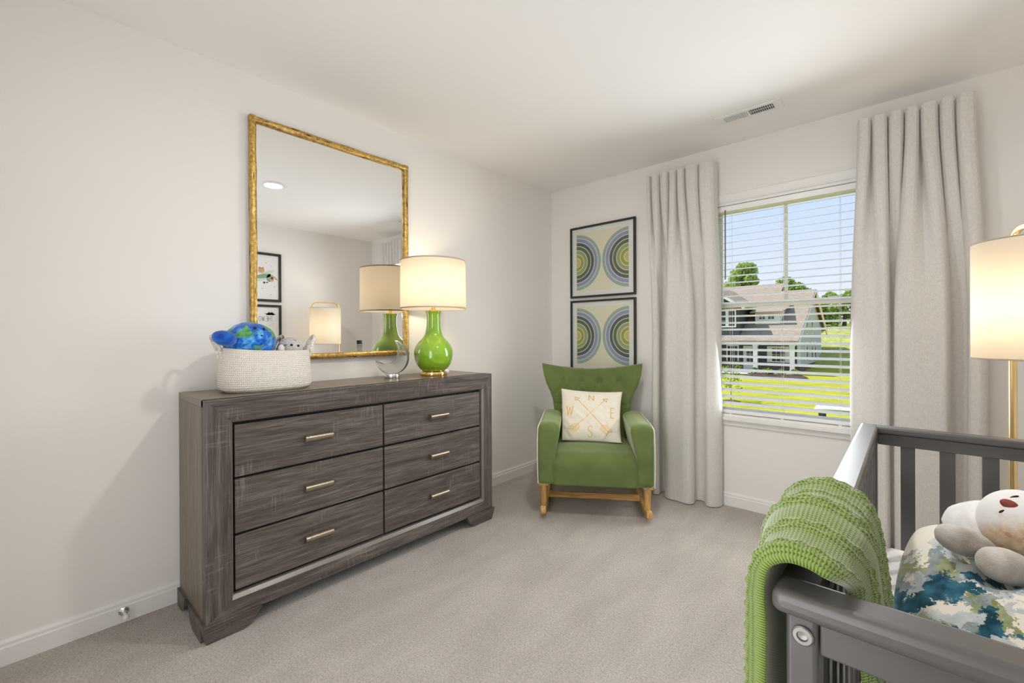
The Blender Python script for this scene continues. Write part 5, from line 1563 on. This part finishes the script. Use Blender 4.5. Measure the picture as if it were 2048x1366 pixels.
b = MB(); b.tube([(0, 0, -0.1), (0.02, 0, 0.8), (0.0, 0, 2.4)], [0.025, 0.02, 0.008], 6)
for k in range(9):
    a = k * 2.4; z_ = 0.7 + 0.18 * k; b.tube([(0, 0, z_), (0.5 * cos(a), 0.5 * sin(a), z_ + 0.22)], [0.010, 0.004], 5)
build('trunk', b, M['bark'], t)
b = MB(); leaf_blob(b, [(sx + 0.4 * cos(k * 2.4), sy + 0.4 * sin(k * 2.4), gz + 0.85 + 0.18 * k, 0.32) for k in range(9)], 420, 0.065, random.Random(5))
build('crown', b, M['leaf2'], t, world=True)
b = MB(); b.grid(lambda u, v: (sx + lerp(0.06, 0.6, v) * cos(2 * PI * u), sy + lerp(0.06, 0.6, v) * sin(2 * PI * u), gz + 0.08 * (1 - v * v) + 0.01), 20, 4, cu=True)
tag(build('mulch_ring', b, mottled('ring_mulch', (0.06, 0.035, 0.025, 1), (0.15, 0.085, 0.06, 1), 8, 0.95), smooth=180), 'round brown mulch ring at the foot of the young tree', 'flower bed')

# golf cart parked on the near lawn
gz = ground_z(0.9, 17.5)
gc = thing('golf_cart', 'parked golf cart with a white roof at the lower right of the window', 'golf cart', (0.95, 17.6, gz))
M['gc_dark'] = flat('cart_dark_strut', (0.035, 0.045, 0.05, 1), 0.4); M['gc_body'] = flat('cart_body', (0.10, 0.13, 0.14, 1), 0.35); M['gc_seat'] = flat('cart_seat', (0.45, 0.33, 0.20, 1), 0.6)
M['gc_roof'] = flat('cart_roof', (0.82, 0.83, 0.84, 1), 0.2)
def gpart(name, fn, mat, **k):
    b = MB(); fn(b); return build(name, b, M[mat], gc, **k)
gpart('roof', lambda b: b.rbox(-1.25, -0.60, 1.80, 1.15, 0.60, 1.90, 0.05, 8, lambda p: Vector((p.x, p.y, p.z - 0.06 * (p.x / 1.25) ** 4 - 0.04 * (p.y / 0.6) ** 2))), 'gc_roof', weld=0.001, smooth=180)
gpart('roof_frame', lambda b: b.rbox(-1.20, -0.57, 1.72, 1.10, 0.57, 1.80, 0.03, 6), 'gc_dark', weld=0.001, smooth=60)
for x, dx in ((-1.05, 0.0), (0.75, 0.35)):
    for y in (-0.52, 0.52): gpart('roof_strut', lambda b: bar(b, (x + dx, y, 0.6), (x, y, 1.74), 0.05, 0.12 if dx == 0 else 0.05, (1, 0, 0)), 'gc_dark')
gpart('body', lambda b: (b.rbox(-1.25, -0.58, 0.30, 0.15, 0.58, 0.78, 0.08, 6), b.rbox(0.1, -0.58, 0.28, 0.85, 0.58, 0.42, 0.04, 6), b.rbox(0.80, -0.58, 0.28, 1.28, 0.58, 0.90, 0.10, 6)), 'gc_body', weld=0.001, smooth=60)
gpart('seat', lambda b: b.rbox(-0.62, -0.52, 0.76, -0.05, 0.52, 0.90, 0.05, 6), 'gc_seat', weld=0.001, smooth=60)
gpart('seat_back', lambda b: b.rbox(-0.70, -0.52, 0.92, -0.58, 0.52, 1.28, 0.05, 6), 'gc_seat', weld=0.001, smooth=60)
gpart('windshield_frame', lambda b: (bar(b, (1.02, -0.52, 0.95), (1.02, 0.52, 0.95), 0.03, 0.03), bar(b, (0.80, -0.52, 1.6), (0.80, 0.52, 1.6), 0.03, 0.03)), 'gc_dark')
gpart('steering_wheel', lambda b: b.tube([(0.52 + 0.10 * cos(a), -0.25 + 0.17 * sin(a), 1.02 - 0.10 * cos(a)) for a in [2 * PI * k / 16 for k in range(16)]], 0.015, 6, closed=True), 'gc_dark')
for x in (-0.85, 0.85):
    for y in (-0.52, 0.52):
        def wh(b):
            b.lathe([(0, -0.09), (0.16, -0.09), (0.215, -0.07), (0.22, 0), (0.215, 0.07), (0.16, 0.09), (0, 0.09)], 20); R = Matrix.Rotation(PI / 2, 3, 'X'); b.v = [tuple(R @ Vector(p) + Vector((x, y, 0.22))) for p in b.v]
        gpart('wheel', wh, 'gc_dark', smooth=40)
b = MB(); bx_, by_ = -0.15, 28.5
b.grid(lambda u, v: (bx_ + (0.75 + 0.1 * sin(u * 19)) * cos(2 * PI * u) * sin(PI * v), by_ + 0.6 * sin(2 * PI * u) * sin(PI * v), ground_z(bx_, by_) + 0.30 * cos(PI * v) + 0.05 * sin(u * 25) * sin(PI * v)), 20, 12, cu=True, flip=True)
tag(build('boulder', b, mottled('tan_rock', (0.42, 0.32, 0.25, 1), (0.58, 0.46, 0.37, 1), 3, 0.9), smooth=180), 'tan rock on the lawn behind the golf cart', 'rock')
